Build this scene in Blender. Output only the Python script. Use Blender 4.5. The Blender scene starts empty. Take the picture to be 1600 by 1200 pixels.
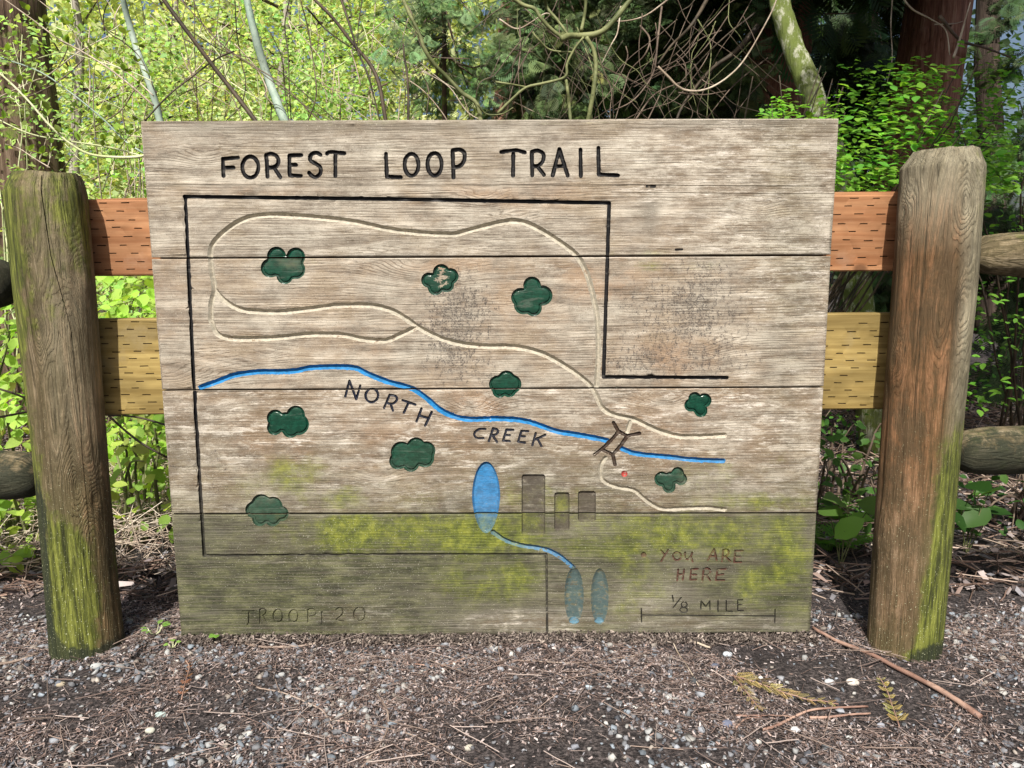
import bpy, math, random
import numpy as np
from mathutils.geometry import delaunay_2d_cdt
from mathutils import Vector, Matrix
R = math.radians
random.seed(7); rng = np.random.default_rng(11)
sc = bpy.context.scene
COL = sc.collection

# ------------------------------------------------------------------ camera, sky, sun
CP = (0.0537, -1.6711, 0.8545, 0.1561, -0.0058, -0.0078); FOC = 1202.0
def cam_axes():
    p, yw, rl = CP[3:]
    f = np.array([math.sin(yw)*math.cos(p), math.cos(yw)*math.cos(p), -math.sin(p)])
    r = np.array([math.cos(yw), -math.sin(yw), 0]); u = np.cross(r, f)
    return r*math.cos(rl)+u*math.sin(rl), -r*math.sin(rl)+u*math.cos(rl), f
CR, CU, CF = cam_axes(); CC = np.array(CP[:3])
cd = bpy.data.cameras.new("camera"); cam = bpy.data.objects.new("camera", cd); COL.objects.link(cam)
m = Matrix([[CR[i], CU[i], -CF[i], CC[i]] for i in range(3)]+[[0, 0, 0, 1]]); cam.matrix_world = m
cd.sensor_fit = 'HORIZONTAL'; cd.sensor_width = 36; cd.lens = 36*FOC/1600; cd.clip_start = .05; cd.clip_end = 500
sc.camera = cam
SUN_EL, SUN_AZ = R(48), R(9)          # azimuth: degrees to the left of straight behind the camera
w = bpy.data.worlds.new("World"); sc.world = w; w.use_nodes = True
nt = w.node_tree; nt.nodes.clear()
sky = nt.nodes.new('ShaderNodeTexSky'); sky.sky_type = 'NISHITA'; sky.sun_disc = False
sky.sun_elevation = SUN_EL; sky.sun_rotation = R(180)+SUN_AZ; sky.dust_density = 5.0; sky.air_density = 1.0
bg = nt.nodes.new('ShaderNodeBackground'); bg.inputs['Strength'].default_value = .08
wo = nt.nodes.new('ShaderNodeOutputWorld'); nt.links.new(sky.outputs[0], bg.inputs[0]); nt.links.new(bg.outputs[0], wo.inputs[0])
sl = bpy.data.lights.new("sun", 'SUN'); sl.energy = 4.8; sl.angle = R(.6); sl.color = (1, .95, .87)
so = bpy.data.objects.new("sun", sl); COL.objects.link(so)
SD = Vector((-math.sin(SUN_AZ)*math.cos(SUN_EL), -math.cos(SUN_AZ)*math.cos(SUN_EL), math.sin(SUN_EL)))
so.rotation_euler = SD.to_track_quat('Z', 'Y').to_euler()
vs = sc.view_settings; vs.view_transform = 'Standard'; vs.look = 'None'; vs.exposure = 0.5; vs.gamma = 1; vs.use_curve_mapping = False
sc.cycles.max_bounces = 6; sc.cycles.transparent_max_bounces = 4
PXM = 1.6711/FOC                      # metres per pixel on the board

# ------------------------------------------------------------------ pixel rays on real planes
def ray(px, py): return CF + CR*(px-800)/FOC - CU*(py-600)/FOC
def at(px, py, Y=0.0):
    d = ray(px, py); return CC + d*((Y-CC[1])/d[1])
def gnd(px, py, z=0.0):
    d = ray(px, py); return CC + d*((z-CC[2])/d[2])
def bd(px, py):
    p = at(px, py, 0.0); return (p[0], p[2])
def px_of(P):
    P = np.asarray(P, float)-CC; z = P@CF
    return 800+FOC*(P@CR)/z, 600-FOC*(P@CU)/z

# ------------------------------------------------------------------ numpy noise
def _h(ix, iy, iz, s):
    n = (ix*374761393 + iy*668265263 + iz*2147483647 + s*974634777) & 0x7fffffff
    n = (n ^ (n >> 13))*1274126177 & 0x7fffffff
    return ((n ^ (n >> 16)) & 0xffffff)/0xffffff
def vnoise(x, y, z=0.0, s=0):
    x, y, z = np.broadcast_arrays(np.asarray(x, float), np.asarray(y, float), np.asarray(z, float))
    xi, yi, zi = np.floor(x).astype(np.int64), np.floor(y).astype(np.int64), np.floor(z).astype(np.int64)
    fx, fy, fz = x-xi, y-yi, z-zi
    fx, fy, fz = [t*t*(3-2*t) for t in (fx, fy, fz)]
    r = 0
    for a in (0, 1):
        for b in (0, 1):
            for c in (0, 1):
                r = r + _h(xi+a, yi+b, zi+c, s)*(fx if a else 1-fx)*(fy if b else 1-fy)*(fz if c else 1-fz)
    return r*2-1
def fbm(x, y, z=0.0, s=0, o=4):
    a, r, t = 1.0, 0, 0
    for i in range(o):
        r = r + a*vnoise(np.asarray(x)*2**i, np.asarray(y)*2**i, np.asarray(z)*2**i, s+i*7); t += a; a *= .5
    return r/t

# ------------------------------------------------------------------ objects
def tag(o, label=None, cat=None, group=None, kind=None):
    if label: o['label'] = label
    if cat: o['category'] = cat
    if group: o['group'] = group
    if kind: o['kind'] = kind
    return o
def empty(name, loc, label, cat, group=None):
    o = bpy.data.objects.new(name, None); COL.objects.link(o); o.location = tuple(loc); o.empty_display_size = .05
    return tag(o, label, cat, group)
def link(name, me, parent=None):
    o = bpy.data.objects.new(name, me); COL.objects.link(o)
    if parent is not None:
        o.parent = parent; o.matrix_parent_inverse = Matrix.Translation(-Vector(parent.location)) if parent.parent is None else parent.matrix_parent_inverse.copy()
    return o
def make_mesh(name, V, F, mat, smooth=False, sharp=None, attrs=None):
    V = np.asarray(V, np.float32)
    me = bpy.data.meshes.new(name)
    if isinstance(F, np.ndarray):
        n, k = F.shape
        me.vertices.add(len(V)); me.vertices.foreach_set('co', V.ravel())
        me.loops.add(n*k); me.loops.foreach_set('vertex_index', F.astype(np.int32).ravel())
        me.polygons.add(n); me.polygons.foreach_set('loop_start', np.arange(0, n*k, k, dtype=np.int32))
        me.update(calc_edges=True)
    else:
        me.from_pydata(V.tolist(), [], [tuple(map(int, f)) for f in F])
    for k, v in (attrs or {}).items():
        v = np.asarray(v, np.float32)
        if v.ndim == 1: a = me.attributes.new(k, 'FLOAT', 'POINT'); a.data.foreach_set('value', v)
        elif v.shape[1] == 3: a = me.attributes.new(k, 'FLOAT_VECTOR', 'POINT'); a.data.foreach_set('vector', v.ravel())
        else: a = me.attributes.new(k, 'FLOAT_COLOR', 'POINT'); a.data.foreach_set('color', v.ravel())
    if smooth:
        me.polygons.foreach_set('use_smooth', np.ones(len(me.polygons), bool))
        if sharp: me.set_sharp_from_angle(angle=R(sharp))
    if mat: me.materials.append(mat)
    me.validate()
    return me
def obj(name, V, F, mat, parent=None, **kw):
    return link(name, make_mesh(name, V, F, mat, **kw), parent)

def cr(pts, n=6):
    """Catmull-Rom through the points"""
    P = np.asarray(pts, float)
    if len(P) < 3: return P
    Q = np.vstack([2*P[0]-P[1], P, 2*P[-1]-P[-2]]); out = []
    for i in range(1, len(Q)-2):
        for t in np.linspace(0, 1, n, endpoint=False):
            a, b, c, d = Q[i-1:i+3]
            out.append(.5*((2*b)+(-a+c)*t+(2*a-5*b+4*c-d)*t*t+(-a+3*b-3*c+d)*t**3))
    out.append(P[-1]); return np.array(out)
def tube(path, rad, sides=6, seed=0, rough=0.0):
    P = np.asarray(path, float); n = len(P); rad = np.broadcast_to(np.asarray(rad, float), (n,))
    T = np.gradient(P, axis=0); T /= np.linalg.norm(T, axis=1)[:, None]+1e-12
    ref = np.array([.13, .97, .21]) if abs(T[:, 1]).mean() < .8 else np.array([1., 0, .1])
    A = np.cross(T, ref); A /= np.linalg.norm(A, axis=1)[:, None]; B = np.cross(T, A)
    th = np.linspace(0, 2*math.pi, sides, endpoint=False)
    rr = np.repeat(rad[:, None], sides, 1)
    if rough: rr = rr*(1+rough*vnoise(np.arange(n)[:, None]*.7, th[None]*1.1, seed, seed))
    V = P[:, None]+rr[..., None]*(A[:, None]*np.cos(th)[None, :, None]+B[:, None]*np.sin(th)[None, :, None])
    V = V.reshape(-1, 3)
    i = np.arange(n-1)[:, None]*sides; j = np.arange(sides)[None]; j2 = (j+1) % sides
    F = np.stack([i+j, i+j2, i+sides+j2, i+sides+j], -1).reshape(-1, 4)
    V = np.vstack([V, P[0], P[-1]]); a, b = len(V)-2, len(V)-1
    jj = np.arange(sides); C1 = np.stack([jj, np.full(sides, a), np.full(sides, a), (jj+1) % sides], -1)
    caps = [(int((k+1) % sides), int(k), a) for k in range(sides)]+[(int((n-1)*sides+k), int((n-1)*sides+(k+1) % sides), b) for k in range(sides)]
    return V, [tuple(f) for f in F.tolist()]+caps
def tubes(list_of, sides=4):
    Vs, Fs, o = [], [], 0
    for path, rad in list_of:
        V, F = tube(path, rad, sides); Vs.append(V); Fs += [tuple(q+o for q in f) for f in F]; o += len(V)
    return np.vstack(Vs), Fs

def rand_rot(n, up=None, spread=None):
    """random rotation matrices; with up/spread: local z leans about `up` by at most `spread` rad"""
    if up is None:
        q = rng.normal(size=(n, 4)); q /= np.linalg.norm(q, axis=1)[:, None]
        a, b, c, d = q.T
        return np.stack([1-2*(c*c+d*d), 2*(b*c-a*d), 2*(b*d+a*c), 2*(b*c+a*d), 1-2*(b*b+d*d), 2*(c*d-a*b), 2*(b*d-a*c), 2*(c*d+a*b), 1-2*(b*b+c*c)], -1).reshape(n, 3, 3)
    z = np.asarray(up, float)+rng.normal(size=(n, 3))*spread; z /= np.linalg.norm(z, axis=1)[:, None]
    t = rng.normal(size=(n, 3)); x = np.cross(t, z); x /= np.linalg.norm(x, axis=1)[:, None]; y = np.cross(z, x)
    return np.stack([x, y, z], -1)
def rot_dir(D, up=(0, 0, 1), roll=0.3):
    """local y along D, local z near up"""
    D = np.asarray(D, float); D = D/np.linalg.norm(D, axis=1)[:, None]; n = len(D)
    z = np.asarray(up, float)+rng.normal(size=(n, 3))*roll; z = z-(z*D).sum(1)[:, None]*D; z /= np.linalg.norm(z, axis=1)[:, None]+1e-9
    return np.stack([np.cross(D, z), D, z], -1)
def scatter(TV, TF, pos, rot, scl, col=None):
    TV = np.asarray(TV, float); TF = np.asarray(TF); n = len(pos); scl = np.asarray(scl, float)
    if scl.ndim == 1: scl = scl[:, None].repeat(3, 1)
    V = np.einsum('nij,nvj->nvi', rot, TV[None]*scl[:, None])+pos[:, None]
    F = TF[None]+(np.arange(n)*len(TV))[:, None, None]
    at_ = {}
    if col is not None:
        c = np.ones((n, len(TV), 4)); c[..., :3] = np.clip(col, 0, 1)[:, None]; at_['col'] = c.reshape(-1, 4)
    return V.reshape(-1, 3), F.reshape(-1, TF.shape[1]), at_
def vary(base, n, dv=.25, dh=.08):
    b = np.asarray(base, float)[None]*(1+rng.normal(size=(n, 1))*dv)*(1+rng.normal(size=(n, 3))*dh)
    return np.clip(b, .004, .95)
LEAF2 = (np.array([[0, 0, 0], [.33, .45, .06], [0, 1, -.05], [-.33, .45, .06]]), np.array([[0, 1, 2], [0, 2, 3]]))
LEAF = (np.array([[0, 0, 0], [.24, .22, .05], [.33, .5, .07], [.2, .8, .03], [0, 1, -.08], [-.2, .8, .03], [-.33, .5, .07], [-.24, .22, .05], [0, .5, 0]]),
        np.array([[0, 1, 8], [1, 2, 8], [2, 3, 8], [3, 4, 8], [4, 5, 8], [5, 6, 8], [6, 7, 8], [7, 0, 8]]))
def frond():
    V, F = [], []
    def q(a, b, c, d):
        i = len(V); V.extend([a, b, c, d]); F.append((i, i+1, i+2)); F.append((i, i+2, i+3))
    n = 9
    for i in range(n):
        t0 = i/n; y = t0; ln = .42*math.sin(math.pi*min(1, .18+t0*.92))+.05
        for s in (-1, 1):
            tx, ty = s*ln, y+ln*.75; dz = -.25*ln
            q((0, y-.012, -.12*y*y), (s*ln*.5+s*.015, y+ln*.36-.035, dz*.4-.12*y*y), (tx, ty, dz-.12*y*y), (s*ln*.5-s*.015, y+ln*.36+.035, dz*.4-.12*y*y))
            q((s*ln*.35, y+ln*.25, dz*.3-.12*y*y), (s*ln*.62, y+ln*.28, dz*.5-.12*y*y), (s*ln*.85, y+ln*.4, dz-.12*y*y), (s*ln*.5, y+ln*.36, dz*.4-.12*y*y))
    q((-.012, 0, 0), (.012, 0, 0), (.004, 1, -.12), (-.004, 1, -.12))
    return np.array(V), np.array(F)
FROND = frond()

# ------------------------------------------------------------------ materials
class NG:
    def __init__(s, name, rough=.8):
        s.m = bpy.data.materials.new(name); s.m.use_nodes = True; s.t = s.m.node_tree
        s.b = s.t.nodes['Principled BSDF']; s.b.inputs['Roughness'].default_value = rough
        s.b.inputs['Specular IOR Level'].default_value = .25
        s.out = s.t.nodes['Material Output']
    def L(s, a, b): s.t.links.new(a, b)
    def n(s, typ, **kw):
        nd = s.t.nodes.new(typ)
        for k, v in kw.items(): setattr(nd, k, v)
        return nd
    def put(s, sock, v):
        if hasattr(v, 'is_output'): s.L(v, sock)
        else: sock.default_value = v
    def math(s, op, a, b=0.0, c=None):
        nd = s.n('ShaderNodeMath', operation=op); s.put(nd.inputs[0], a); s.put(nd.inputs[1], b)
        if c is not None: s.put(nd.inputs[2], c)
        return nd.outputs[0]
    def attr(s, name): return s.n('ShaderNodeAttribute', attribute_name=name)
    def sep(s, v):
        nd = s.n('ShaderNodeSeparateXYZ'); s.L(v, nd.inputs[0]); return nd.outputs
    def vmul(s, v, k):
        nd = s.n('ShaderNodeVectorMath', operation='MULTIPLY'); s.L(v, nd.inputs[0]); nd.inputs[1].default_value = k; return nd.outputs[0]
    def noise(s, v, scale, detail=4, rough=.6, dist=0.0):
        nd = s.n('ShaderNodeTexNoise'); s.L(v, nd.inputs['Vector']); nd.inputs['Scale'].default_value = scale
        nd.inputs['Detail'].default_value = detail; nd.inputs['Roughness'].default_value = rough; nd.inputs['Distortion'].default_value = dist
        return nd.outputs['Fac']
    def vor(s, v, scale, feature='F1'):
        nd = s.n('ShaderNodeTexVoronoi', feature=feature); s.L(v, nd.inputs['Vector']); nd.inputs['Scale'].default_value = scale; return nd.outputs['Distance']
    def ramp(s, f, a, b, lo=0.0, hi=1.0):
        nd = s.n('ShaderNodeMapRange', interpolation_type='SMOOTHSTEP'); s.put(nd.inputs[0], f)
        for i, v in zip((1, 2, 3, 4), (a, b, lo, hi)): s.put(nd.inputs[i], v)
        return nd.outputs[0]
    def cramp(s, f, stops):
        nd = s.n('ShaderNodeValToRGB'); s.put(nd.inputs[0], f); e = nd.color_ramp.elements
        while len(e) < len(stops): e.new(.5)
        for el, (p, c) in zip(e, stops): el.position = p; el.color = (*c, 1)
        return nd.outputs[0]
    def mix(s, f, a, b, blend='MIX'):
        nd = s.n('ShaderNodeMix', data_type='RGBA', blend_type=blend); s.put(nd.inputs[0], f)
        for i, v in ((6, a), (7, b)):
            if isinstance(v, tuple) and len(v) == 3: v = (*v, 1)
            s.put(nd.inputs[i], v)
        return nd.outputs[2]
    def bump(s, h, dist=.001, strength=1.0, prev=None):
        nd = s.n('ShaderNodeBump'); nd.inputs['Strength'].default_value = strength; nd.inputs['Distance'].default_value = dist
        s.L(h, nd.inputs['Height'])
        if prev is not None: s.L(prev, nd.inputs['Normal'])
        return nd.outputs[0]
    def base(s, c): s.put(s.b.inputs['Base Color'], c if hasattr(c, 'is_output') else (*c, 1))
    def normal(s, n): s.L(n, s.b.inputs['Normal'])

def grain(g, V):
    """weathered grain in the stretched grain space V -> (streaks, fibre, ring lines)"""
    st = g.noise(g.vmul(V, (2.2, 3.0, 85.0)), 1.0, 6, .72)
    fib = g.noise(g.vmul(V, (14.0, 20.0, 620.0)), 1.0, 4, .75)
    ring = g.attr('ring').outputs['Fac']
    wob = g.noise(g.vmul(V, (5.0, 3.0, 160.0)), 1.0, 3, .6)
    fr = g.math('FRACT', g.math('ADD', ring, g.math('MULTIPLY', wob, 2.4)))
    line = g.math('MULTIPLY', g.ramp(fr, .45, .85), g.ramp(fr, 1.0, .90))
    brk = g.ramp(g.noise(g.vmul(V, (3.5, 3.0, 40.0)), 1.0, 4, .7), .40, .60, .15, 1)
    return st, fib, g.math('MULTIPLY', line, brk)

def board_mat(name, paint=None, paint_lo=.3, gloss=.85, chip=.12):
    g = NG(name, gloss); V = g.attr('gv').outputs['Vector']; st, fib, line = grain(g, V)
    W = g.sep(g.attr('wear').outputs['Vector']); T = g.sep(g.attr('tone').outputs['Vector'])
    obj_ = g.n('ShaderNodeTexCoord').outputs['Object']
    big = g.noise(g.vmul(obj_, (1.2, 1, 4.0)), 3.0, 4, .6)
    mid = g.noise(g.vmul(obj_, (1, 1, 2.2)), 12.0, 7, .78)
    blo = g.noise(g.vmul(obj_, (1, 1, 1.8)), 7.0, 6, .7)
    c = g.cramp(g.math('ADD', g.math('MULTIPLY', st, .50), g.math('MULTIPLY', mid, .51)),
                [(.38, (.11, .088, .066)), (.455, (.235, .205, .165)), (.53, (.385, .35, .29)), (.63, (.60, .56, .475))])
    c = g.mix(g.ramp(line, .2, .9, 0, .55), c, (.12, .095, .065), 'MIX')
    c = g.mix(g.ramp(fib, .53, .64, 0, .62), c, (.13, .105, .075))
    c = g.mix(g.ramp(fib, .44, .25, 0, .35), c, (.68, .64, .55))
    # warm (reddish brown) tone
    wm = g.math('MULTIPLY', g.math('MULTIPLY', T[0], .7), g.ramp(mid, .3, .6, .35, 1))
    c = g.mix(wm, c, g.mix(.75, c, (.50, .30, .17), 'MULTIPLY'))
    c = g.mix(g.math('MULTIPLY', T[0], g.ramp(blo, .44, .60, 0, .62)), c, (.33, .205, .125))
    c = g.mix(g.ramp(blo, .50, .64, 0, .38), c, g.mix(.7, c, (.20, .155, .085)))
    c = g.mix(g.ramp(blo, .46, .36, 0, .30), c, (.50, .47, .40))
    # darker weathering, with the bottom plank's shadow painted in too
    dk = g.math('MULTIPLY', T[1], g.ramp(g.math('ADD', mid, g.math('MULTIPLY', st, .4)), .55, .8, .5, 1))
    c = g.mix(dk, c, g.mix(.8, c, (.085, .075, .058)))
    # pale flakes, long thin
    fl = g.noise(g.vmul(V, (11.0, 10, 90.0)), 1.0, 5, .7, .4); f2 = g.noise(g.vmul(obj_, (1, 1, 3.2)), 13.0, 9, .82)
    f2m = g.ramp(f2, .515, .565, 0, 1)
    c = g.mix(g.math('MULTIPLY', g.ramp(T[2], .3, .8), g.ramp(f2, .49, .42, 0, .65)), c, (.145, .105, .068))
    c = g.mix(g.math('MULTIPLY', T[2], g.math('MULTIPLY', f2m, .62)), c, (.52, .475, .40))
    c = g.mix(g.math('MULTIPLY', T[2], g.math('MULTIPLY', g.ramp(f2, .46, .56, .15, 1), g.ramp(fl, .55, .60, 0, .8))), c, (.66, .61, .54))
    # algae and moss
    mn = g.noise(obj_, 38.0, 6, .72); ms = g.noise(g.vmul(V, (6, 6, 240)), 1.0, 3, .6)
    mm = g.ramp(g.math('ADD', g.math('MULTIPLY', g.noise(g.vmul(obj_, (1, 1, .8)), 11.0, 5, .65), .72), g.math('ADD', g.math('MULTIPLY', mn, .22), g.math('MULTIPLY', ms, .26))), g.math('SUBTRACT', .72, W[0]), g.math('SUBTRACT', 1.16, W[0]), 0, 1)
    mossc = g.cramp(mn, [(.36, (.050, .064, .014)), (.5, (.120, .145, .018)), (.62, (.215, .235, .030))])
    al = g.math('MULTIPLY', W[1], g.ramp(ms, .40, .56, .70, 1))
    c = g.mix(al, c, g.mix(.94, c, g.cramp(mid, [(.40, (.018, .022, .010)), (.5, (.046, .052, .021)), (.60, (.105, .110, .048))])))
    c = g.mix(g.math('MULTIPLY', mm, .80), c, mossc)
    # black lichen specks
    sp = g.vor(obj_, 300.0); spn = g.noise(g.vmul(obj_, (1.6, 1, 1)), 60.0, 6, .8)
    k = g.math('MULTIPLY', g.ramp(spn, g.math('SUBTRACT', .61, g.math('MULTIPLY', W[2], .22)), g.math('SUBTRACT', .635, g.math('MULTIPLY', W[2], .21)), 0, 1), g.ramp(sp, .62, .35, .3, 1))
    c = g.mix(g.math('MULTIPLY', k, g.math('MULTIPLY', g.ramp(W[2], .06, .25), .8)), c, (.055, .048, .045))
    # fine pinholes and pale dust everywhere
    pin = g.noise(obj_, 420.0, 2, .6)
    c = g.mix(g.ramp(pin, .60, .70, 0, .7), c, (.07, .06, .045))
    c = g.mix(g.ramp(pin, .36, .27, 0, .5), c, (.68, .66, .58))
    h = g.math('ADD', g.math('MULTIPLY', line, -.7), g.math('ADD', g.math('MULTIPLY', fib, -.9), g.math('MULTIPLY', st, 1.0)))
    if paint:
        pn = g.noise(g.vmul(obj_, (1, 1, 1.7)), 70.0, 5, .72)
        pc = g.mix(g.ramp(pn, .38, .6), paint, tuple(x*.62 for x in paint)); pc = g.mix(g.ramp(fib, .52, .62, 0, .5), pc, tuple(x*.45+.004 for x in paint)); pc = g.mix(g.ramp(fl, .56, .64, 0, .09), pc, (.45, .43, .38))
        keep = g.ramp(g.math('SUBTRACT', pn, g.math('MULTIPLY', g.attr('chip').outputs['Fac'], .22)), paint_lo+chip*.4, paint_lo+chip, 0, 1)
        keep = g.math('MULTIPLY', keep, g.math('SUBTRACT', 1.0, g.math('MULTIPLY', mm, .55)))
        keep = g.math('MULTIPLY', keep, g.math('SUBTRACT', 1.0, g.math('MULTIPLY', W[1], .30)))
        c = g.mix(keep, c, pc)
        g.normal(g.bump(h, .0006, .35))
        g.put(g.b.inputs['Roughness'], g.math('SUBTRACT', 1.0, g.math('MULTIPLY', keep, 1-gloss)))
        if gloss < .5: g.b.inputs['Specular IOR Level'].default_value = .5
    else:
        g.normal(g.bump(h, .0013, .85))
    g.base(c); return g.m

def post_mat(name):
    g = NG(name, .8); V = g.attr('gv').outputs['Vector']
    W = g.sep(g.attr('wear').outputs['Vector']); T = g.sep(g.attr('tone').outputs['Vector'])
    obj_ = g.n('ShaderNodeTexCoord').outputs['Object']
    st = g.noise(g.vmul(V, (60.0, 60.0, 3.6)), 1.0, 6, .72); fib = g.noise(g.vmul(V, (520.0, 520.0, 16.0)), 1.0, 4, .75)
    ring = g.attr('ring').outputs['Fac']; wob = g.noise(g.vmul(V, (150.0, 150, 20.0)), 1.0, 3, .6)
    fr = g.math('FRACT', g.math('ADD', g.math('MULTIPLY', ring, 1.9), g.math('MULTIPLY', wob, 1.3)))
    mid = g.noise(g.vmul(obj_, (1, 1, .45)), 15.0, 6, .75); big = g.noise(g.vmul(obj_, (1, 1, .6)), 6.0, 3, .6)
    line = g.math('MULTIPLY', g.math('MULTIPLY', g.ramp(fr, .3, .8), g.ramp(fr, 1.0, .88)), g.ramp(big, .38, .62, .25, 1))
    c = g.cramp(g.math('ADD', g.math('MULTIPLY', st, .5), g.math('MULTIPLY', mid, .5)),
                [(.40, (.038, .027, .018)), (.465, (.082, .064, .042)), (.53, (.19, .155, .105)), (.61, (.40, .355, .265))])
    c = g.mix(g.ramp(line, .2, .9, 0, .6), c, (.060, .043, .030)); c = g.mix(g.ramp(fib, .53, .64, 0, .6), c, (.055, .042, .032))
    c = g.mix(g.ramp(fib, .45, .36, 0, .45), c, (.50, .46, .36))
    f2 = g.math('FRACT', g.math('ADD', g.math('MULTIPLY', ring, .62), g.math('MULTIPLY', wob, .5))); band = g.math('MULTIPLY', g.ramp(f2, .35, .62), g.ramp(f2, 1.0, .80))
    c = g.mix(g.math('MULTIPLY', band, g.ramp(big, .40, .56, .25, .85)), c, g.mix(.85, c, (.055, .038, .032)))
    chk = g.noise(g.vmul(V, (170.0, 170.0, 3.0)), 1.0, 3, .6); chkm = g.ramp(chk, .63, .68)
    c = g.mix(g.math('MULTIPLY', chkm, .75), c, (.03, .022, .016))
    c = g.mix(g.math('MULTIPLY', T[0], g.ramp(mid, .4, .56, .75, 1)), c, g.mix(1.0, c, (.90, .48, .34), 'MULTIPLY'))
    c = g.mix(g.math('MULTIPLY', T[0], g.ramp(mid, .42, .54, .55, .1)), c, (.075, .036, .023))
    c = g.mix(g.math('MULTIPLY', T[2], g.ramp(mid, .42, .56, .5, .95)), c, g.mix(.55, c, (.52, .48, .36)))
    mn = g.noise(obj_, 55.0, 6, .75); lm = g.noise(g.vmul(obj_, (1, 1, .5)), 9.0, 4, .65)
    mm = g.ramp(g.math('ADD', g.math('MULTIPLY', mn, .4), g.math('MULTIPLY', g.math('ADD', lm, g.math('MULTIPLY', g.math('SUBTRACT', lm, .5), .9)), .6)), g.math('SUBTRACT', .78, g.math('MULTIPLY', W[0], .75)), g.math('SUBTRACT', .98, g.math('MULTIPLY', W[0], .75)))
    mossc = g.cramp(g.noise(g.vmul(V, (120, 120, 10)), 1.0, 5, .75), [(.38, (.028, .036, .010)), (.5, (.095, .115, .018)), (.60, (.21, .235, .045))])
    c = g.mix(g.math('MULTIPLY', W[1], .8), c, g.mix(.6, c, (.15, .145, .055)))
    c = g.mix(g.math('MULTIPLY', mm, .9), c, mossc)
    dk = g.ramp(g.math('ADD', T[1], g.math('MULTIPLY', g.math('SUBTRACT', g.math('ADD', g.math('MULTIPLY', mn, .5), g.math('MULTIPLY', lm, .5)), .5), 1.6)), .40, .60)
    c = g.mix(g.math('MULTIPLY', dk, .85), c, (.020, .026, .017))
    sp = g.noise(obj_, 330.0, 2, .5); c = g.mix(g.math('MULTIPLY', g.ramp(sp, .66, .71), g.math('MULTIPLY', W[2], .9)), c, (.62, .64, .42))
    g.base(c)
    h = g.math('ADD', g.math('MULTIPLY', line, -.6), g.math('ADD', g.math('MULTIPLY', fib, -.9), g.math('ADD', g.math('MULTIPLY', st, 1.5), g.math('SUBTRACT', g.math('MULTIPLY', mn, .7), g.math('MULTIPLY', chkm, 1.2)))))
    g.normal(g.bump(h, .0028, .95)); return g.m

def lumber_mat(name, a, b):
    g = NG(name, .7); o = g.n('ShaderNodeTexCoord').outputs['Object']
    wv = g.noise(g.vmul(o, (1.0, 1, 4)), 3.0, 3); st = g.noise(g.vmul(o, (2.5, 3, 60)), 1.0, 5, .6, .3); fib = g.noise(g.vmul(o, (12, 20, 600)), 1.0, 3)
    c = g.mix(g.ramp(st, .35, .65), a, b); c = g.mix(g.ramp(wv, .40, .62, 0, .55), c, tuple(x*.45 for x in a)); c = g.mix(g.ramp(g.noise(o, 9.0, 5, .7), .5, .66, 0, .5), c, tuple(x*.55+.05 for x in b)); kd = g.vor(g.vmul(o, (1, 1, 1.6)), 6.0); c = g.mix(g.ramp(kd, .13, .05, 0, .8), c, tuple(x*.3 for x in a))
    c = g.mix(g.ramp(fib, .5, .75, 0, .35), c, tuple(x*.35 for x in a)); g.base(c)
    g.normal(g.bump(g.math('ADD', st, g.math('MULTIPLY', fib, .6)), .0008, .6)); return g.m

def bark_mat(name, a, b, moss=0.0, vs_=1.0, patch=None):
    g = NG(name, .9); o = g.n('ShaderNodeTexCoord').outputs['Object']
    rd = g.noise(g.vmul(o, (26*vs_, 26*vs_, 1.6)), 1.0, 5, .7, .2); fi = g.noise(g.vmul(o, (90*vs_, 90*vs_, 6)), 1.0, 4, .7)
    c = g.cramp(g.math('ADD', g.math('MULTIPLY', rd, .65), g.math('MULTIPLY', fi, .35)), [(.33, tuple(x*.25 for x in a)), (.5, a), (.68, b)])
    if moss: c = g.mix(g.ramp(g.noise(o, 7.0, 6, .75), .62-moss*.35, .72-moss*.3, 0, .85), c, (.13, .17, .035))
    if patch: c = g.mix(g.ramp(g.noise(g.vmul(o, (1, 1, .6)), 22.0, 5, .75), .5, .62, 0, .7), c, patch)
    g.base(c); g.normal(g.bump(g.math('ADD', rd, g.math('MULTIPLY', fi, .5)), .02*min(1, 1/vs_), .9)); return g.m

def col_mat(name, rough=.75, trans=0.0, spec=.25, noise_sc=None):
    g = NG(name, rough); c = g.attr('col').outputs['Color']; g.b.inputs['Specular IOR Level'].default_value = spec
    if noise_sc:
        o = g.n('ShaderNodeTexCoord').outputs['Object']; c = g.mix(g.ramp(g.noise(o, noise_sc, 3), .35, .65, 0, .5), c, g.mix(1.0, c, (.45, .43, .42), 'MULTIPLY'))
    g.put(g.b.inputs['Base Color'], c)
    if trans:
        tr = g.n('ShaderNodeBsdfTranslucent'); tc = g.mix(1.0, c, (1.4, 1.4, .6), 'MULTIPLY'); g.L(tc, tr.inputs[0])
        mx = g.n('ShaderNodeMixShader'); mx.inputs[0].default_value = trans; g.L(g.b.outputs[0], mx.inputs[1]); g.L(tr.outputs[0], mx.inputs[2]); g.L(mx.outputs[0], g.out.inputs[0])
    return g.m
def stem_mat(name, a, b):
    g = NG(name, .6); o = g.n('ShaderNodeTexCoord').outputs['Object']
    c = g.mix(g.ramp(g.noise(o, 9.0, 4), .4, .6), a, b); c = g.mix(g.ramp(g.noise(o, 90.0, 3), .55, .7, 0, .5), c, tuple(x*.35 for x in a)); g.base(c)
    g.normal(g.bump(g.noise(o, 150.0, 3), .001, .5)); return g.m

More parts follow.
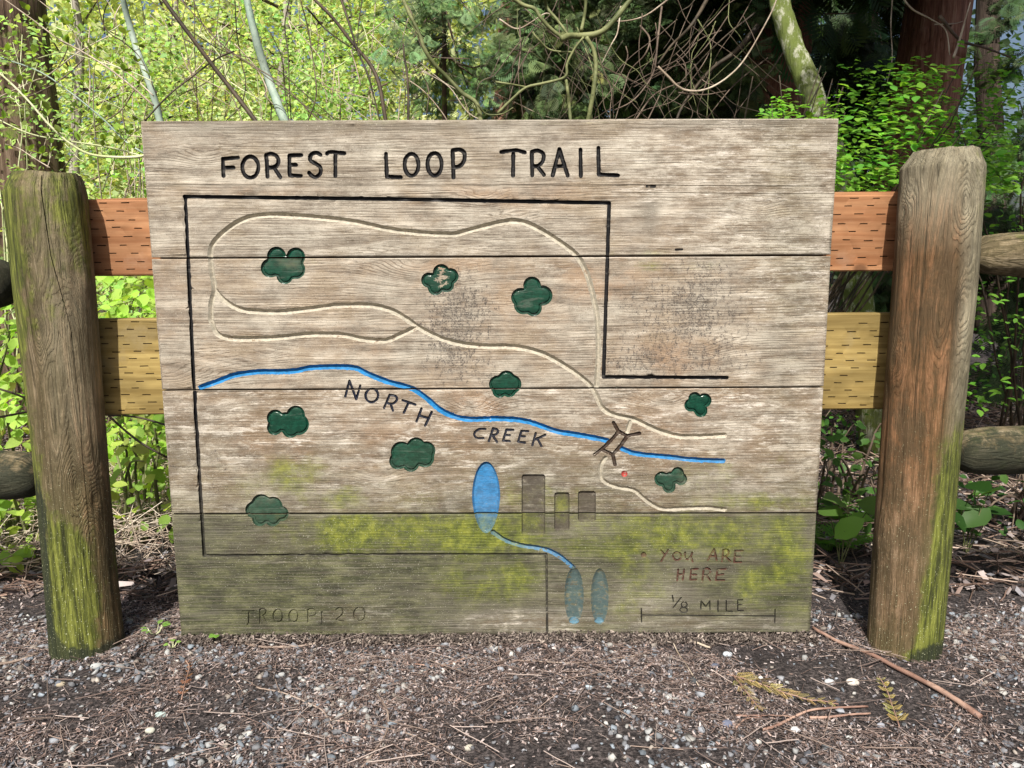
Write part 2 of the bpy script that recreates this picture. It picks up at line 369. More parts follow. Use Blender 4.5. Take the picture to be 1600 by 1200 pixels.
# ------------------------------------------------------------------ ground
def gh(x, y):
    x = np.asarray(x, float); y = np.asarray(y, float)
    near = .006*fbm(x*6, y*6, 0, 3)+.0035*fbm(x*40, y*40, 0, 5, 3)
    far = np.clip((y-.5)/3, 0, 1)*(.05*fbm(x*.9, y*.9, 0, 9, 3)) + np.clip(y-6, 0, 100)*.03
    dip = -.012*np.exp(-((y+.06)/.05)**2)*(np.abs(x) < .8)
    return near+far-.004+dip
def axis(lo, hi, step, far):
    a = list(np.arange(lo, hi, step)); s = step; v = hi
    while v < far: a.append(v); s *= 1.18; v += s
    s = step; v = lo; b = []
    while v > -far: s *= 1.18; v -= s; b.append(v)
    return np.array(b[::-1]+a)
gx, gy = axis(-1.7, 1.7, .012, 90), axis(-.95, .6, .012, 90)
X, Y = np.meshgrid(gx, gy); Z = gh(X, Y)
nx, ny = len(gx), len(gy); ii = np.arange(ny-1)[:, None]*nx+np.arange(nx-1)[None]
F = np.stack([ii, ii+1, ii+1+nx, ii+nx], -1).reshape(-1, 4)
g = NG('forest_soil', .95); o_ = g.n('ShaderNodeTexCoord').outputs['Object']
n1 = g.noise(o_, 5.0, 5, .7); n2 = g.noise(o_, 120.0, 5, .75); n3 = g.vor(o_, 160.0)
c = g.cramp(n2, [(.36, (.011, .010, .010)), (.48, (.040, .034, .034)), (.62, (.135, .115, .11))]); c = g.mix(g.ramp(n1, .45, .65, 0, .5), c, (.02, .017, .018)); g.base(c)
g.normal(g.bump(g.math('ADD', n2, g.math('MULTIPLY', n3, .6)), .006, 1.0)); M_soil = g.m
tag(obj('forest_ground', np.stack([X, Y, Z], -1).reshape(-1, 3), F, M_soil, smooth=True), kind='structure')

# ------------------------------------------------------------------ the carved sign
BOT = at(800, 989)[2]
EL = []       # carved elements
def circ(cx, cy, rx, ry, n=28, a0=0, tilt=0):
    t = np.linspace(0, 2*math.pi, n+1)+a0; x, y = rx*np.cos(t), ry*np.sin(t)
    return np.stack([cx+x*math.cos(tilt)-y*math.sin(tilt), cy+x*math.sin(tilt)+y*math.cos(tilt)], -1)
def resample(P, step):
    P = np.asarray(P, float); d = np.r_[0, np.cumsum(np.linalg.norm(np.diff(P, axis=0), axis=1))]
    n = max(2, int(d[-1]/step)+1); s = np.linspace(0, d[-1], n)
    return np.stack([np.interp(s, d, P[:, 0]), np.interp(s, d, P[:, 1])], -1)
def stroke(name, mat, hw, depth, lines, smooth=True, label=None, prof='round', pr=5, grp=None, step=3.0):
    ls = []
    for L in lines:
        L = np.asarray(L, float)
        if smooth and len(L) > 2: L = cr(L, 5)
        L = resample(L, step)
        ls.append(np.array([bd(*p) for p in L]))
    EL.append(dict(type='s', name=name, mat=mat, w=hw*PXM, d=depth, L=ls, label=label, prof=prof, pr=pr))
def poly(name, mat, depth, P, label=None, prof='flat', pr=6, rimw=.0025):
    P = np.array([bd(*p) for p in P]); EL.append(dict(type='p', name=name, mat=mat, d=depth, P=P, label=label, prof=prof, pr=pr, rw=rimw))

def S(o, s, pts): return [[o[0]+x/s, o[1]+y/s] for x, y in pts]
def C(o, s, cx, cy, rx, ry, tilt=0): return circ(o[0]+cx/s, o[1]+cy/s, rx/s, ry/s, tilt=tilt).tolist()
def letter(o, s, hw, depth, mat, lab, *lines, name='carved_letter'):
    stroke(name, mat, hw, depth, [C(o, s, *l[1:]) if l[0] == 'c' else S(o, s, l) for l in lines], label=lab, smooth=True)
def sm(*pts): return list(pts)
A = (340, 220); s5 = 5.0; K = 'black'; hw = 3.15; dp = .006
def T1(lab, *l): letter(A, s5, hw, dp, K, lab, *l)
T1('F of FOREST', [(40, 140), (45, 275)], [(40, 140), (160, 130)], [(45, 210), (125, 208)])
T1('O of FOREST', ('c', 255, 205, 63, 83))
T1('R of FOREST', [(380, 112), (390, 280)], [(380, 112), (420, 100), (468, 128), (473, 178), (440, 206), (390, 210)], [(440, 210), (490, 285)])
T1('E of FOREST', [(560, 115), (562, 270)], [(560, 115), (655, 112)], [(562, 187), (612, 187)], [(562, 270), (650, 275)])
T1('S of FOREST', [(805, 110), (770, 92), (730, 110), (722, 150), (760, 175), (800, 205), (805, 250), (770, 283), (740, 275), (715, 250)])
T1('T of FOREST', [(855, 100), (880, 88), (990, 98)], [(920, 100), (920, 275)])
T1('L of LOOP', [(1315, 100), (1322, 280)], [(1322, 280), (1430, 285)])
T1('first O of LOOP', ('c', 1515, 187, 54, 86))
A = (660, 220)
T1('second O of LOOP', ('c', 95, 183, 55, 88))
T1('P of LOOP', [(235, 75), (243, 285)], [(235, 75), (290, 68), (328, 95), (325, 155), (295, 195), (245, 208)])
T1('T of TRAIL', [(615, 88), (720, 74), (800, 90)], [(710, 100), (708, 270)])
T1('R of TRAIL', [(855, 85), (858, 270)], [(855, 85), (900, 75), (945, 102), (940, 160), (900, 195), (860, 200)], [(900, 200), (950, 265)])
T1('A of TRAIL', [(1018, 270), (1070, 65)], [(1070, 65), (1135, 270)], [(1040, 200), (1105, 195)])
T1('I of TRAIL', [(1235, 68), (1238, 275)])
T1('L of TRAIL', [(1375, 55), (1378, 262)], [(1378, 262), (1530, 270)])
A = (530, 580); s5 = 4.706; hw = 2.0; dp = .004; K = 'navy'
T1('N of NORTH', [(45, 185), (75, 70)], [(75, 70), (125, 205)], [(125, 205), (155, 105)])
T1('O of NORTH', ('c', 240, 178, 46, 50, .3))
T1('R of NORTH', [(330, 270), (370, 175)], [(370, 175), (415, 182), (424, 212), (390, 240), (350, 234)], [(378, 240), (395, 290)])
T1('T of NORTH', [(465, 212), (560, 245)], [(510, 232), (475, 305)])
T1('H of NORTH', [(605, 275), (568, 370)], [(680, 300), (632, 400)], [(590, 325), (655, 345)])
T1('C of CREEK', [(1075, 425), (1030, 425), (992, 458), (1010, 490), (1060, 492)])
T1('R of CREEK', [(1100, 515), (1130, 425)], [(1130, 420), (1165, 430), (1160, 460), (1115, 475)], [(1130, 475), (1160, 520)])
for dx, dy, l in ((0, 0, 'first E of CREEK'), (110, 9, 'second E of CREEK')):
    T1(l, *[[(x+dx, y+dy) for x, y in L] for L in ([(1230, 430), (1205, 510)], [(1230, 430), (1280, 432)], [(1218, 470), (1255, 470)], [(1205, 510), (1255, 515)])])
T1('K of CREEK', [(1445, 455), (1420, 545)], [(1515, 468), (1437, 505)], [(1455, 492), (1487, 550)])
A = (980, 840); s5 = 6.4; hw = 1.75; dp = .0038; K = 'faded_red'
T1('Y of YOU', [(340, 130), (380, 175)], [(410, 125), (340, 235)])
T1('O of YOU', ('c', 500, 185, 42, 40))
T1('U of YOU', [(580, 150), (575, 195), (600, 220), (635, 190), (650, 150)], [(635, 190), (655, 240)])
T1('A of ARE', [(805, 225), (870, 115)], [(870, 115), (895, 225)], [(825, 185), (890, 185)])
T1('R of ARE', [(950, 235), (960, 130)], [(960, 125), (1000, 118), (1015, 150), (990, 185), (960, 190)], [(985, 190), (1030, 235)])
T1('E of ARE', [(1080, 130), (1070, 245)], [(1080, 130), (1155, 130)], [(1080, 190), (1130, 190)], [(1070, 245), (1140, 245)])
T1('H of HERE', [(510, 320), (500, 430)], [(570, 320), (555, 420)], [(505, 370), (565, 365)])
T1('first E of HERE', [(640, 325), (630, 420)], [(640, 320), (705, 312)], [(635, 370), (690, 370)], [(630, 420), (690, 418)])
T1('R of HERE', [(750, 440), (765, 320)], [(765, 315), (805, 305), (835, 335), (815, 370), (770, 375)], [(800, 380), (830, 430)])
T1('last E of HERE', [(905, 320), (885, 425)], [(905, 318), (995, 312)], [(900, 375), (960, 365)], [(885, 425), (970, 425)])
hw = 1.15; K = 'black'
T1('1 of the fraction', [(453, 580), (462, 640)])
T1('slash of the fraction', [(540, 600), (460, 700)])
T1('8 of the fraction', ('c', 570, 672, 30, 27), ('c', 565, 725, 38, 27))
T1('M of MILE', [(735, 715), (740, 635)], [(740, 635), (785, 690)], [(785, 690), (825, 635)], [(825, 635), (828, 720)])
T1('I of MILE', [(908, 630), (908, 740)])
T1('L of MILE', [(990, 630), (990, 735)], [(990, 735), (1050, 738)])
T1('E of MILE', [(1105, 625), (1105, 725)], [(1105, 625), (1155, 622)], [(1105, 670), (1145, 668)], [(1105, 728), (1160, 728)])
stroke('scale_bar', 'black', 1.15, .003, [[(1002, 961), (1211, 962.5)], [(1002, 951), (1002.5, 972)], [(1211, 952), (1210.5, 973)]], smooth=False)
A = (370, 930); s5 = 7.27; hw = 1.3; dp = .0032; K = 'bare'; hw = 1.5; dp = .0042
T1('T of TROOP', [(65, 182), (195, 178)], [(140, 180), (135, 310), (115, 340)])
T1('R of TROOP', [(265, 165), (265, 325)], [(265, 160), (310, 155), (335, 190), (310, 225), (270, 235)], [(300, 235), (350, 320)])
T1('first O of TROOP', ('c', 468, 235, 52, 75))
T1('second O of TROOP', ('c', 645, 235, 50, 70))
T1('P of TROOP', [(808, 165), (812, 310)], [(810, 165), (860, 155), (905, 190), (890, 225), (830, 240)])
T1('mark between TROOP and 20', [(968, 190), (970, 320)], [(965, 238), (1065, 240)])
T1('2 of 20', [(1130, 165), (1170, 140), (1205, 165), (1200, 215), (1150, 260), (1130, 285), (1215, 295)])
T1('0 of 20', ('c', 1395, 215, 65, 78))
# black frame line
stroke('frame_groove', 'black', 3.0, .007, [[(288, 307), (620, 311), (952, 317)], [(952, 317), (943, 589)], [(943, 589), (1136, 590)], [(289, 307), (303, 605), (319, 868)]], smooth=False, label='black painted boundary line', prof='square', step=9)
stroke('frame_groove', 'darkline', 1.9, .005, [[(319, 868), (600, 866), (854, 866)], [(854, 866), (855, 988)]], smooth=False, label='unpainted lower boundary line', prof='square', step=9)
TR = 4.6
stroke('trail_groove', 'trail', TR, .0078, [
    [(330, 500), (330, 475), (335, 452), (331, 425), (329, 404), (331, 384), (350, 362), (382, 342), (417, 336), (455, 337), (497, 340), (550, 346), (602, 357), (648, 363), (707, 366), (732, 360), (776, 349), (805, 345), (831, 352), (867, 373), (900, 398), (917, 428), (928, 468), (934, 504), (935, 559), (932, 603)],
    [(335, 452), (350, 469), (375, 483), (410, 487), (445, 487), (497, 481), (532, 477), (585, 478), (620, 489), (655, 512), (690, 529), (725, 538), (762, 541), (805, 542), (849, 553), (885, 573), (914, 594), (928, 610), (941, 637), (960, 648), (990, 655), (1020, 669), (1057, 681), (1095, 682), (1132, 680)],
    [(330, 500), (340, 522), (368, 529), (427, 528), (480, 523), (532, 523), (567, 530), (602, 532), (623, 524), (652, 511)]], label='carved outer and middle trail', prof='vee', pr=3)
stroke('trail_groove', 'trail', 3.8, .0066, [[(946, 715), (939, 728), (940, 746), (949, 755), (966, 761), (989, 765), (1002, 775), (1016, 786), (1036, 795), (1070, 794), (1104, 793), (1133, 796)], [(985, 658), (980, 674)]], label='carved trail south of the bridge', prof='vee', pr=3)
stroke('creek_groove', 'blue', 4.5, .0078, [[(314, 605), (337, 597), (367, 586), (403, 581), (455, 580), (491, 574), (550, 574), (572, 583), (605, 596), (641, 606), (664, 620), (686, 639), (708, 650), (733, 655), (777, 654), (810, 656), (836, 662), (867, 673), (901, 679), (930, 684), (948, 688)]], label='main run of the blue creek', prof='vee', pr=4)
stroke('creek_groove', 'blue', 4.1, .0070, [[(972, 701), (991, 708), (1014, 711), (1047, 714), (1081, 718), (1130, 720)]], label='blue creek right of the bridge', prof='vee', pr=4)
stroke('outlet_groove', 'blueworn', 4.0, .007, [[(770, 831), (790, 844), (815, 852), (840, 856), (860, 861), (880, 873), (896, 887)]], label='worn blue outlet stream', prof='vee', pr=4)
stroke('bridge_outline', 'brown', 3.0, .0045, [[(958.6, 660), (966.5, 674), (955, 688), (940, 702), (929, 710)], [(999, 677), (980, 681), (966.5, 674)], [(980, 681), (970, 696), (957.5, 710), (961, 726)], [(940, 702), (957.5, 710)]], smooth=False, label='brown carved footbridge', pr=9, step=2.5)
th = np.linspace(0, 2*math.pi, 41)[:-1]
poly('pond_recess', 'blue', .0065, [(759.5+(22-3*max(0, math.sin(t)))*math.cos(t), 777+56*math.sin(t)) for t in th], label='large bright blue pond', rimw=.0045)
poly('pond_recess', 'bluepale', .006, circ(897, 931, 15, 45).tolist()[:-1], label='left small worn pond', rimw=.009)
poly('pond_recess', 'bluepale', .006, circ(937, 932, 14, 44).tolist()[:-1], label='right small worn pond', rimw=.009)
def rr(x0, y0, x1, y1, r=3):
    out = []
    for cx, cy, a in ((x1-r, y0+r, -90), (x1-r, y1-r, 0), (x0+r, y1-r, 90), (x0+r, y0+r, 180)):
        out += [(cx+r*math.cos(R(a+k)), cy+r*math.sin(R(a+k))) for k in (0, 30, 60, 90)]
    P = np.array(out+[out[0]]); return resample(P, 4)[:-1].tolist()
poly('pond_rim_paint', 'rimblue', .0062, circ(897, 970, 8, 4.5, 16).tolist()[:-1], label='bright blue paint left at the bottom of the left small pond', rimw=.002, pr=8)
poly('pond_rim_paint', 'rimblue', .0062, circ(936, 970, 7.5, 4, 16).tolist()[:-1], label='bright blue paint left at the bottom of the right small pond', rimw=.002, pr=8)
poly('building_recess', 'greybare', .0055, rr(815, 741, 852, 836), label='tall recess of the building symbols')
poly('building_recess', 'greybare', .0055, rr(866, 769, 890, 829), label='narrow middle building recess')
poly('building_recess', 'greybare', .0055, rr(903, 767, 931, 815), label='short right building recess')
poly('location_dot', 'red', .0035, circ(975.5, 740, 5, 5, 14).tolist()[:-1], label='red dot below the bridge', rimw=.004)
poly('location_dot', 'faded_red', .0035, circ(1005.8, 867, 4.5, 4.5, 14).tolist()[:-1], label='red key dot beside YOU', rimw=.003)
def tree(label, o, s, lobes, mat='green'):
    L = np.array([(o[0]+x/s, o[1]+y/s, r/s) for x, y, r in lobes]); c = L[:, :2].mean(0); P = []
    for t in np.linspace(0, 2*math.pi, 73)[:-1]:
        d = np.array([math.cos(t), math.sin(t)]); best = 2.0
        for x, y, r in L:
            q = np.array([x, y])-c; b = q@d; h = r*r-(q@q-b*b)
            if h > 0: best = max(best, b+math.sqrt(h))
        P.append(c+d*best)
    poly('tree_symbol', mat, .0065, P, label=label, prof='pillow', pr=7)
tree('upper left tree symbol crossing the first seam', (400, 375), 10, [(320, 250, 148), (620, 262, 148), (225, 435, 152), (620, 460, 150), (450, 560, 130), (430, 400, 170)])
tree('tree symbol with chipped bare patch', (640, 400), 6.667, [(330, 170, 88), (425, 210, 85), (200, 250, 80), (270, 330, 80), (385, 300, 78), (310, 250, 80)], 'greenchip')
tree('upper right tree symbol near the frame line', (640, 400), 6.667, [(1275, 305, 92), (1155, 430, 98), (1385, 410, 104), (1185, 510, 98), (1290, 540, 88), (1270, 430, 120)])
tree('small tree symbol on the second seam', (530, 580), 4.706, [(1230, 60, 66), (1165, 95, 64), (1270, 95, 70), (1178, 145, 52), (1250, 140, 52), (1215, 100, 55)])
tree('tree symbol left in the third plank', (380, 620), 5, [(250, 165, 66), (410, 140, 72), (430, 215, 84), (245, 240, 60), (370, 255, 66), (330, 200, 80)])
tree('tree symbol below the word NORTH', (380, 620), 5, [(1235, 430, 82), (1350, 388, 72), (1430, 420, 72), (1208, 500, 68), (1310, 520, 66), (1420, 480, 72), (1320, 450, 90)])
tree('tree symbol crossing the bottom seam', (380, 620), 5, [(140, 838, 78), (230, 858, 78), (80, 882, 64), (295, 912, 60), (130, 950, 60), (230, 952, 60), (180, 890, 80)])
tree('tree symbol at the right edge of the map', (720, 570), 2.667, [(975, 140, 27), (1015, 148, 30), (958, 168, 27), (1000, 190, 28), (985, 165, 34)])
tree('tree symbol below the creek on the right', (800, 620), 4.444, [(1150, 530, 44), (1040, 570, 52), (1172, 570, 44), (1090, 622, 46), (1100, 570, 50)])
# cracks
stroke('weather_crack', 'bare', .55, .0022, [[(232, 289), (500, 289), (760, 289), (1000, 289), (1290, 291)]], smooth=False, pr=1, step=12, label='long thin drying crack')
stroke('weather_crack', 'bare', .5, .002, [[(955, 300), (1150, 302), (1304, 303)]], smooth=False, pr=1, step=12, label='short drying crack on the right')
stroke('weather_crack', 'crack', 2.2, .003, [[(1011, 291), (1023, 291.5)]], smooth=False, pr=2, label='dark gouge above the blue stain')
stroke('weather_crack', 'crack', 1.8, .003, [[(1056, 390), (1066, 389.5)]], smooth=False, pr=2, label='small dark gouge near the first seam')

def segdist(P, L):
    """distance of points P to polyline L"""
    d = np.full(len(P), 1e9)
    for a, b in zip(L[:-1], L[1:]):
        ab = b-a; t = np.clip(((P-a)@ab)/(ab@ab+1e-18), 0, 1)
        d = np.minimum(d, np.linalg.norm(P-(a+t[:, None]*ab), axis=1))
    return d
def inpoly(P, Q):
    x, y = P[:, 0], P[:, 1]; ins = np.zeros(len(P), bool); j = len(Q)-1
    for i in range(len(Q)):
        c = ((Q[i, 1] > y) != (Q[j, 1] > y)) & (x < (Q[j, 0]-Q[i, 0])*(y-Q[i, 1])/(Q[j, 1]-Q[i, 1]+1e-18)+Q[i, 0]); ins ^= c; j = i
    return ins
def wj(P): return 1+.13*vnoise(P[:, 0]*170, P[:, 1]*170, 0, 4)
PROF = {'round': [(1, 0), (.8, .55), (.45, .93), (0, 1)], 'vee': [(1, 0), (.9, .12), (.5, .62), (.1, 1), (0, 1)], 'square': [(1, 0), (.85, .85), (.6, 1), (0, 1)]}
def capsule(L, r):
    L = np.asarray(L); T = np.gradient(L, axis=0); T /= np.linalg.norm(T, axis=1)[:, None]+1e-12; N = np.stack([-T[:, 1], T[:, 0]], -1)
    rr_ = (r*wj(L))[:, None]; closed = np.linalg.norm(L[0]-L[-1]) < 1e-6
    if closed:
        t = L[1]-L[-2]; t /= np.linalg.norm(t); n0 = np.array([-t[1], t[0]]); N[0] = N[-1] = n0
        return [((L+N*rr_)[:-1], True), ((L-N*rr_)[:-1], True)]
    a = L+N*rr_; b = (L-N*rr_)[::-1]
    def cap(c, n, t, rad):
        return [c+rad*(n*math.cos(k)+t*math.sin(k)) for k in (R(36), R(72), R(108), R(144))]
    out = list(a)+cap(L[-1], N[-1], T[-1], rr_[-1, 0])+list(b)+cap(L[0], -N[0], -T[0], rr_[0, 0])
    return [(np.array(out), True)]
def inset(P, d):
    A_ = np.roll(P, 1, 0); B_ = np.roll(P, -1, 0); T = B_-A_; T /= np.linalg.norm(T, axis=1)[:, None]+1e-12
    N = np.stack([-T[:, 1], T[:, 0]], -1); area = .5*np.sum(P[:, 0]*B_[:, 1]-B_[:, 0]*P[:, 1])
    return P+N*d*(1 if area > 0 else -1)
PP = {'flat': lambda e: [(0, 0), (e['rw']*.5, .62), (e['rw'], 1), (1, 1)],
      'pillow': lambda e: [(0, 0), (.0012, .95), (.0045, 1), (.0068, .55), (.0085, .5), (1, .5)]}
def depth_at(P, els):
    D = np.zeros(len(P)); own = np.full(len(P), -1); best = np.full(len(P), -1)
    for k, e in els:
        if e['type'] == 's':
            allp = np.vstack(e['L']); mg = e['w']*1.4
        else: allp = e['P']; mg = 0
        sel = np.where((P[:, 0] > allp[:, 0].min()-mg) & (P[:, 0] < allp[:, 0].max()+mg) & (P[:, 1] > allp[:, 1].min()-mg) & (P[:, 1] < allp[:, 1].max()+mg))[0]
        if not len(sel): continue
        Q = P[sel]
        if e['type'] == 's':
            q = np.full(len(Q), 1e9)
            for L in e['L']: q = np.minimum(q, segdist(Q, L))
            q = q/(e['w']*wj(Q)); pr = PROF[e['prof']][::-1]
            d = e['d']*np.interp(q, [a for a, b in pr], [b for a, b in pr]); ins = q < 1.0
        else:
            ins = inpoly(Q, e['P']); q = segdist(Q, np.vstack([e['P'], e['P'][:1]])); pr = PP[e['prof']](e)
            d = np.where(ins, e['d']*np.interp(q, [a for a, b in pr], [b for a, b in pr]), 0)
        up = ins & (e['pr'] > best[sel])
        if e['prof'] == 'pillow': D[sel[ins]] = d[ins]
        else: D[sel] = np.maximum(D[sel], d)
        own[sel[up]] = k; best[sel[up]] = e['pr']
    return D, own

def carve(bands, els, grid, x0, x1, edges_irreg, gap_lines):
    """CDT of a panel. bands: list of (bottom(x), top(x)) per plank as 2-point lines [(xl,zl),(xr,zr)]"""
    pts, eds = [], []
    def loop(P, closed):
        i = len(pts); pts.extend(P.tolist()); n = len(P)
        eds.extend([(i+a, i+a+1) for a in range(n-1)])
        if closed: eds.append((i+n-1, i))
    for L in gap_lines: loop(np.array(L), False)
    for k, e in els:
        if e['type'] == 's':
            for L in e['L']:
                for r, _ in PROF[e['prof']][:-1]:
                    if e['w'] < .0016 and r < .8 and r > .3: continue
                    for P, cl in capsule(L, r*e['w']): loop(P, cl)
                if e['prof'] in ('round', 'square', 'vee') and np.linalg.norm(L[0]-L[-1]) > 1e-6: loop(L, False)
        else:
            for r, _ in PP[e['prof']](e)[:-1]: loop(inset(e['P'], r), True)
    gx_ = np.arange(x0+grid*.5, x1, grid); zz0 = min(min(b[0][1], b[1][1]) for b in gap_lines); zz1 = max(max(b[0][1], b[1][1]) for b in gap_lines)
    gz_ = np.arange(zz0+grid*.5, zz1, grid); GX, GZ = np.meshgrid(gx_, gz_)
    G = np.stack([GX.ravel(), GZ.ravel()], -1)+rng.uniform(-.2, .2, (GX.size, 2))*grid; pts.extend(G.tolist())
    r = delaunay_2d_cdt([Vector(p) for p in pts], eds, [], 0, 1e-6)
    P = np.array([tuple(v) for v in r[0]]); T = np.array([f for f in r[2] if len(f) == 3]); return P, T

# plank geometry ------------------------------------------------
WX = .7287
def line(pl, pr): a, b = bd(*pl), bd(*pr); t = lambda x: a[1]+(b[1]-a[1])*(x-a[0])/(b[0]-a[0]); return [(-WX, t(-WX)), (WX, t(WX))]
TOPL = [(-WX, at(218, 190)[2]), (WX, at(1309, 184)[2])]; BOTL = [(-WX, BOT), (WX, BOT)]
SEAMS = [line((240, 403.5), (1300, 399)), line((252, 610), (1288, 605)), line((270, 803.5), (1280, 802))]
def off(L, d): return [(x, z+d) for x, z in L]
GAP, CH = .0017, .0024
levels = [BOTL]+[l for s_ in SEAMS[::-1] for l in (off(s_, -GAP), off(s_, GAP))]+[TOPL]
gl = list(levels)
for a, b in zip(levels[0::2], levels[1::2]):
    gl += [off(a, CH), off(b, -CH), [(a[0][0]+0, a[0][1]), (b[0][0], b[0][1])], [(a[1][0], a[1][1]), (b[1][0], b[1][1])],
           [(a[0][0]+CH, a[0][1]), (b[0][0]+CH, b[0][1])], [(a[1][0]-CH, a[1][1]), (b[1][0]-CH, b[1][1])]]
ELS = list(enumerate(EL))
P, T = carve(None, ELS, .0085, -WX, WX, None, gl)
zl = lambda L, x: L[0][1]+(L[1][1]-L[0][1])*(x+WX)/(2*WX)
D, _ = depth_at(P, ELS)
ctr = P[T].mean(1)
DC, own = depth_at(ctr, ELS)
# px coordinates of the vertices for the wear masks (marks stay where they are on the wood)
PX, PY = px_of(np.stack([P[:, 0], np.zeros(len(P)), P[:, 1]], -1))
def blob(L, px=None, py=None):
    px = PX if px is None else px; py = PY if py is None else py; r = np.zeros(len(px))
    for x, y, rx, ry, s_ in L:
        r = np.maximum(r, s_*np.exp(-(np.abs((px-x)/rx)**2.6+np.abs((py-y)/ry)**2.6)))
    return r
nz = fbm(P[:, 0]*14, P[:, 1]*22, 0, 21); nz2 = fbm(P[:, 0]*4, P[:, 1]*9, 0, 31)
PLK = np.zeros(len(P), int)
for i, s_ in enumerate(SEAMS): PLK[P[:, 1] < zl(s_, P[:, 0])] = i+1
p4 = PLK == 3; p3 = PLK == 2; p2 = PLK == 1; p1 = PLK == 0
moss = blob([(545, 832, 66, 36, .60), (735, 834, 84, 36, .64), (820, 840, 60, 34, .42), (640, 832, 80, 38, .42), (1080, 835, 230, 45, .42), (1235, 860, 45, 90, .44), (620, 835, 200, 36, .44), (790, 905, 75, 40, .40), (720, 915, 60, 45, .30), (1180, 915, 40, 50, .34), (1000, 900, 60, 90, .28), (950, 850, 120, 40, .34), (830, 812, 20, 28, .55), (878, 800, 12, 30, .45), (1240, 950, 60, 40, .28)])*p4 \
    + blob([(455, 745, 62, 34, .45), (520, 780, 70, 22, .34), (400, 760, 60, 30, .25), (330, 740, 30, 50, .12), (840, 770, 90, 30, .26), (1180, 785, 120, 20, .36), (878, 785, 14, 22, .55), (1100, 745, 60, 40, .22), (1230, 700, 40, 80, .14), (660, 780, 60, 20, .22)])*p3 \
    + blob([(460, 410, 80, 14, .2), (1050, 415, 120, 12, .22), (830, 420, 120, 10, .15)])*p2 + blob([(1000, 396, 120, 8, .22), (700, 250, 300, 60, .02), (600, 190, 500, 8, .2)])*p1
moss = np.clip(moss+nz*.05*(moss > .02), 0, 1)
algae = p4*(.80+.3*nz2)+p3*(np.clip((PY-650)/150, 0, 1)**1.5*.62+.16*nz2)+p2*(.05)+p1*.0+blob([(1235, 300, 50, 400, .25), (560, 250, 500, 40, .06)])
algae = np.clip(algae+p4*blob([(450, 930, 260, 80, .25), (330, 850, 60, 60, .15), (1225, 910, 40, 50, .25), (1130, 905, 30, 40, .2)])-p4*blob([(820, 972, 120, 16, .45), (1080, 975, 160, 12, .4), (560, 965, 60, 14, .25), (1000, 945, 50, 25, .3), (920, 820, 60, 20, .3)]), 0, .97)
lich = 1.25*blob([(715, 515, 58, 90, .72), (725, 440, 35, 30, .4), (1075, 490, 95, 62, .8), (1060, 555, 115, 36, .7), (1130, 520, 30, 70, .55), (745, 570, 45, 25, .5), (330, 740, 40, 60, .28), (870, 480, 60, 60, .2), (240, 720, 40, 60, .3), (970, 560, 40, 60, .4), (1090, 430, 60, 30, .5)])*(.75+.5*nz)
warm = np.clip(p1*(.12+.3*np.clip(nz2, 0, 1))+p2*(.30+.45*np.clip(nz2, 0, 1))+p3*(.42+.3*nz2)+p4*.05+blob([(740, 640, 60, 28, .9), (735, 637, 14, 9, 1.4), (820, 465, 60, 40, .4), (1050, 560, 60, 30, .6), (620, 700, 160, 40, .45), (480, 700, 110, 22, .5), (1060, 700, 120, 70, .35), (930, 440, 60, 30, .5), (700, 415, 80, 12, .5), (1000, 790, 50, 20, .6), (400, 300, 120, 10, .5), (800, 305, 160, 16, .4)]), 0, 1)
dark = np.clip(p4*.68+blob([(400, 870, 130, 90, .35), (640, 930, 140, 55, .3), (350, 850, 60, 120, .3), (1225, 910, 40, 60, .4), (1120, 900, 60, 40, .3)])*p4+p3*(.18+.4*np.clip(nz2, 0, 1))+blob([(520, 197, 330, 11, .75), (1150, 193, 160, 10, .7), (1290, 196, 22, 14, .8), (225, 200, 8, 80, .4), (1016, 330, 15, 42, .75), (1290, 395, 25, 8, 1), (600, 375, 260, 14, .25), (265, 640, 30, 100, .3), (950, 730, 120, 60, .3), (1070, 750, 25, 35, .45), (735, 637, 9, 6, .9), (1040, 627, 12, 5, .6), (1016, 391, 80, 4, .3)]) , 0, 1)  # bottom plank terms also put its lower-left shadow into the colour
flake = np.clip(p3*(.75+.4*nz2)+blob([(1150, 260, 210, 75, 1.1), (1200, 365, 170, 40, 1.0), (1240, 440, 80, 70, 1.1), (1210, 640, 90, 90, .6), (960, 385, 200, 22, .35), (860, 420, 30, 8, .9)])+p4*blob([(820, 975, 110, 22, 1.0), (500, 880, 200, 80, .3), (560, 960, 90, 25, .8), (1100, 975, 120, 18, .7), (1000, 940, 60, 30, .4)])+p2*.12, 0, 1)
# grain coordinates, bent around knots
kn = [(655, 420, 9, .9), (735, 637, 6, .7), (1040, 626, 6, .6), (262, 590, 10, .8), (845, 476, 4, .5), (1090, 545, 7, .6), (418, 555, 3, .3), (318, 245, 5, .4), (1185, 325, 4, .3), (590, 745, 5, .4), (757, 307, 4, .4), (805, 345, 4, .4)]
GZ_ = P[:, 1].copy(); ring = P[:, 1]/.0062+1.6*fbm(P[:, 0]*1.4, P[:, 1]*5+PLK*13, 0, 41)+.5*fbm(P[:, 0]*7, P[:, 1]*20, 0, 43)
for x, y, r_, s_ in kn:
    kx, kz = bd(x, y); dx, dz = P[:, 0]-kx, P[:, 1]-kz; rr2 = (dx/2.2)**2+dz**2; s0 = (r_*PXM*2.2)
    wgt = np.exp(-rr2/(2*(s0*1.6)**2)); GZ_ = GZ_-dz*wgt*.85; ring = ring+s_*7*np.exp(-rr2/(2*s0**2))
gv = np.stack([P[:, 0]+PLK*3.7, PLK*1.0, GZ_+.02*fbm(P[:, 0]*2.5, P[:, 1]*4, 0, 51)*.3], -1)
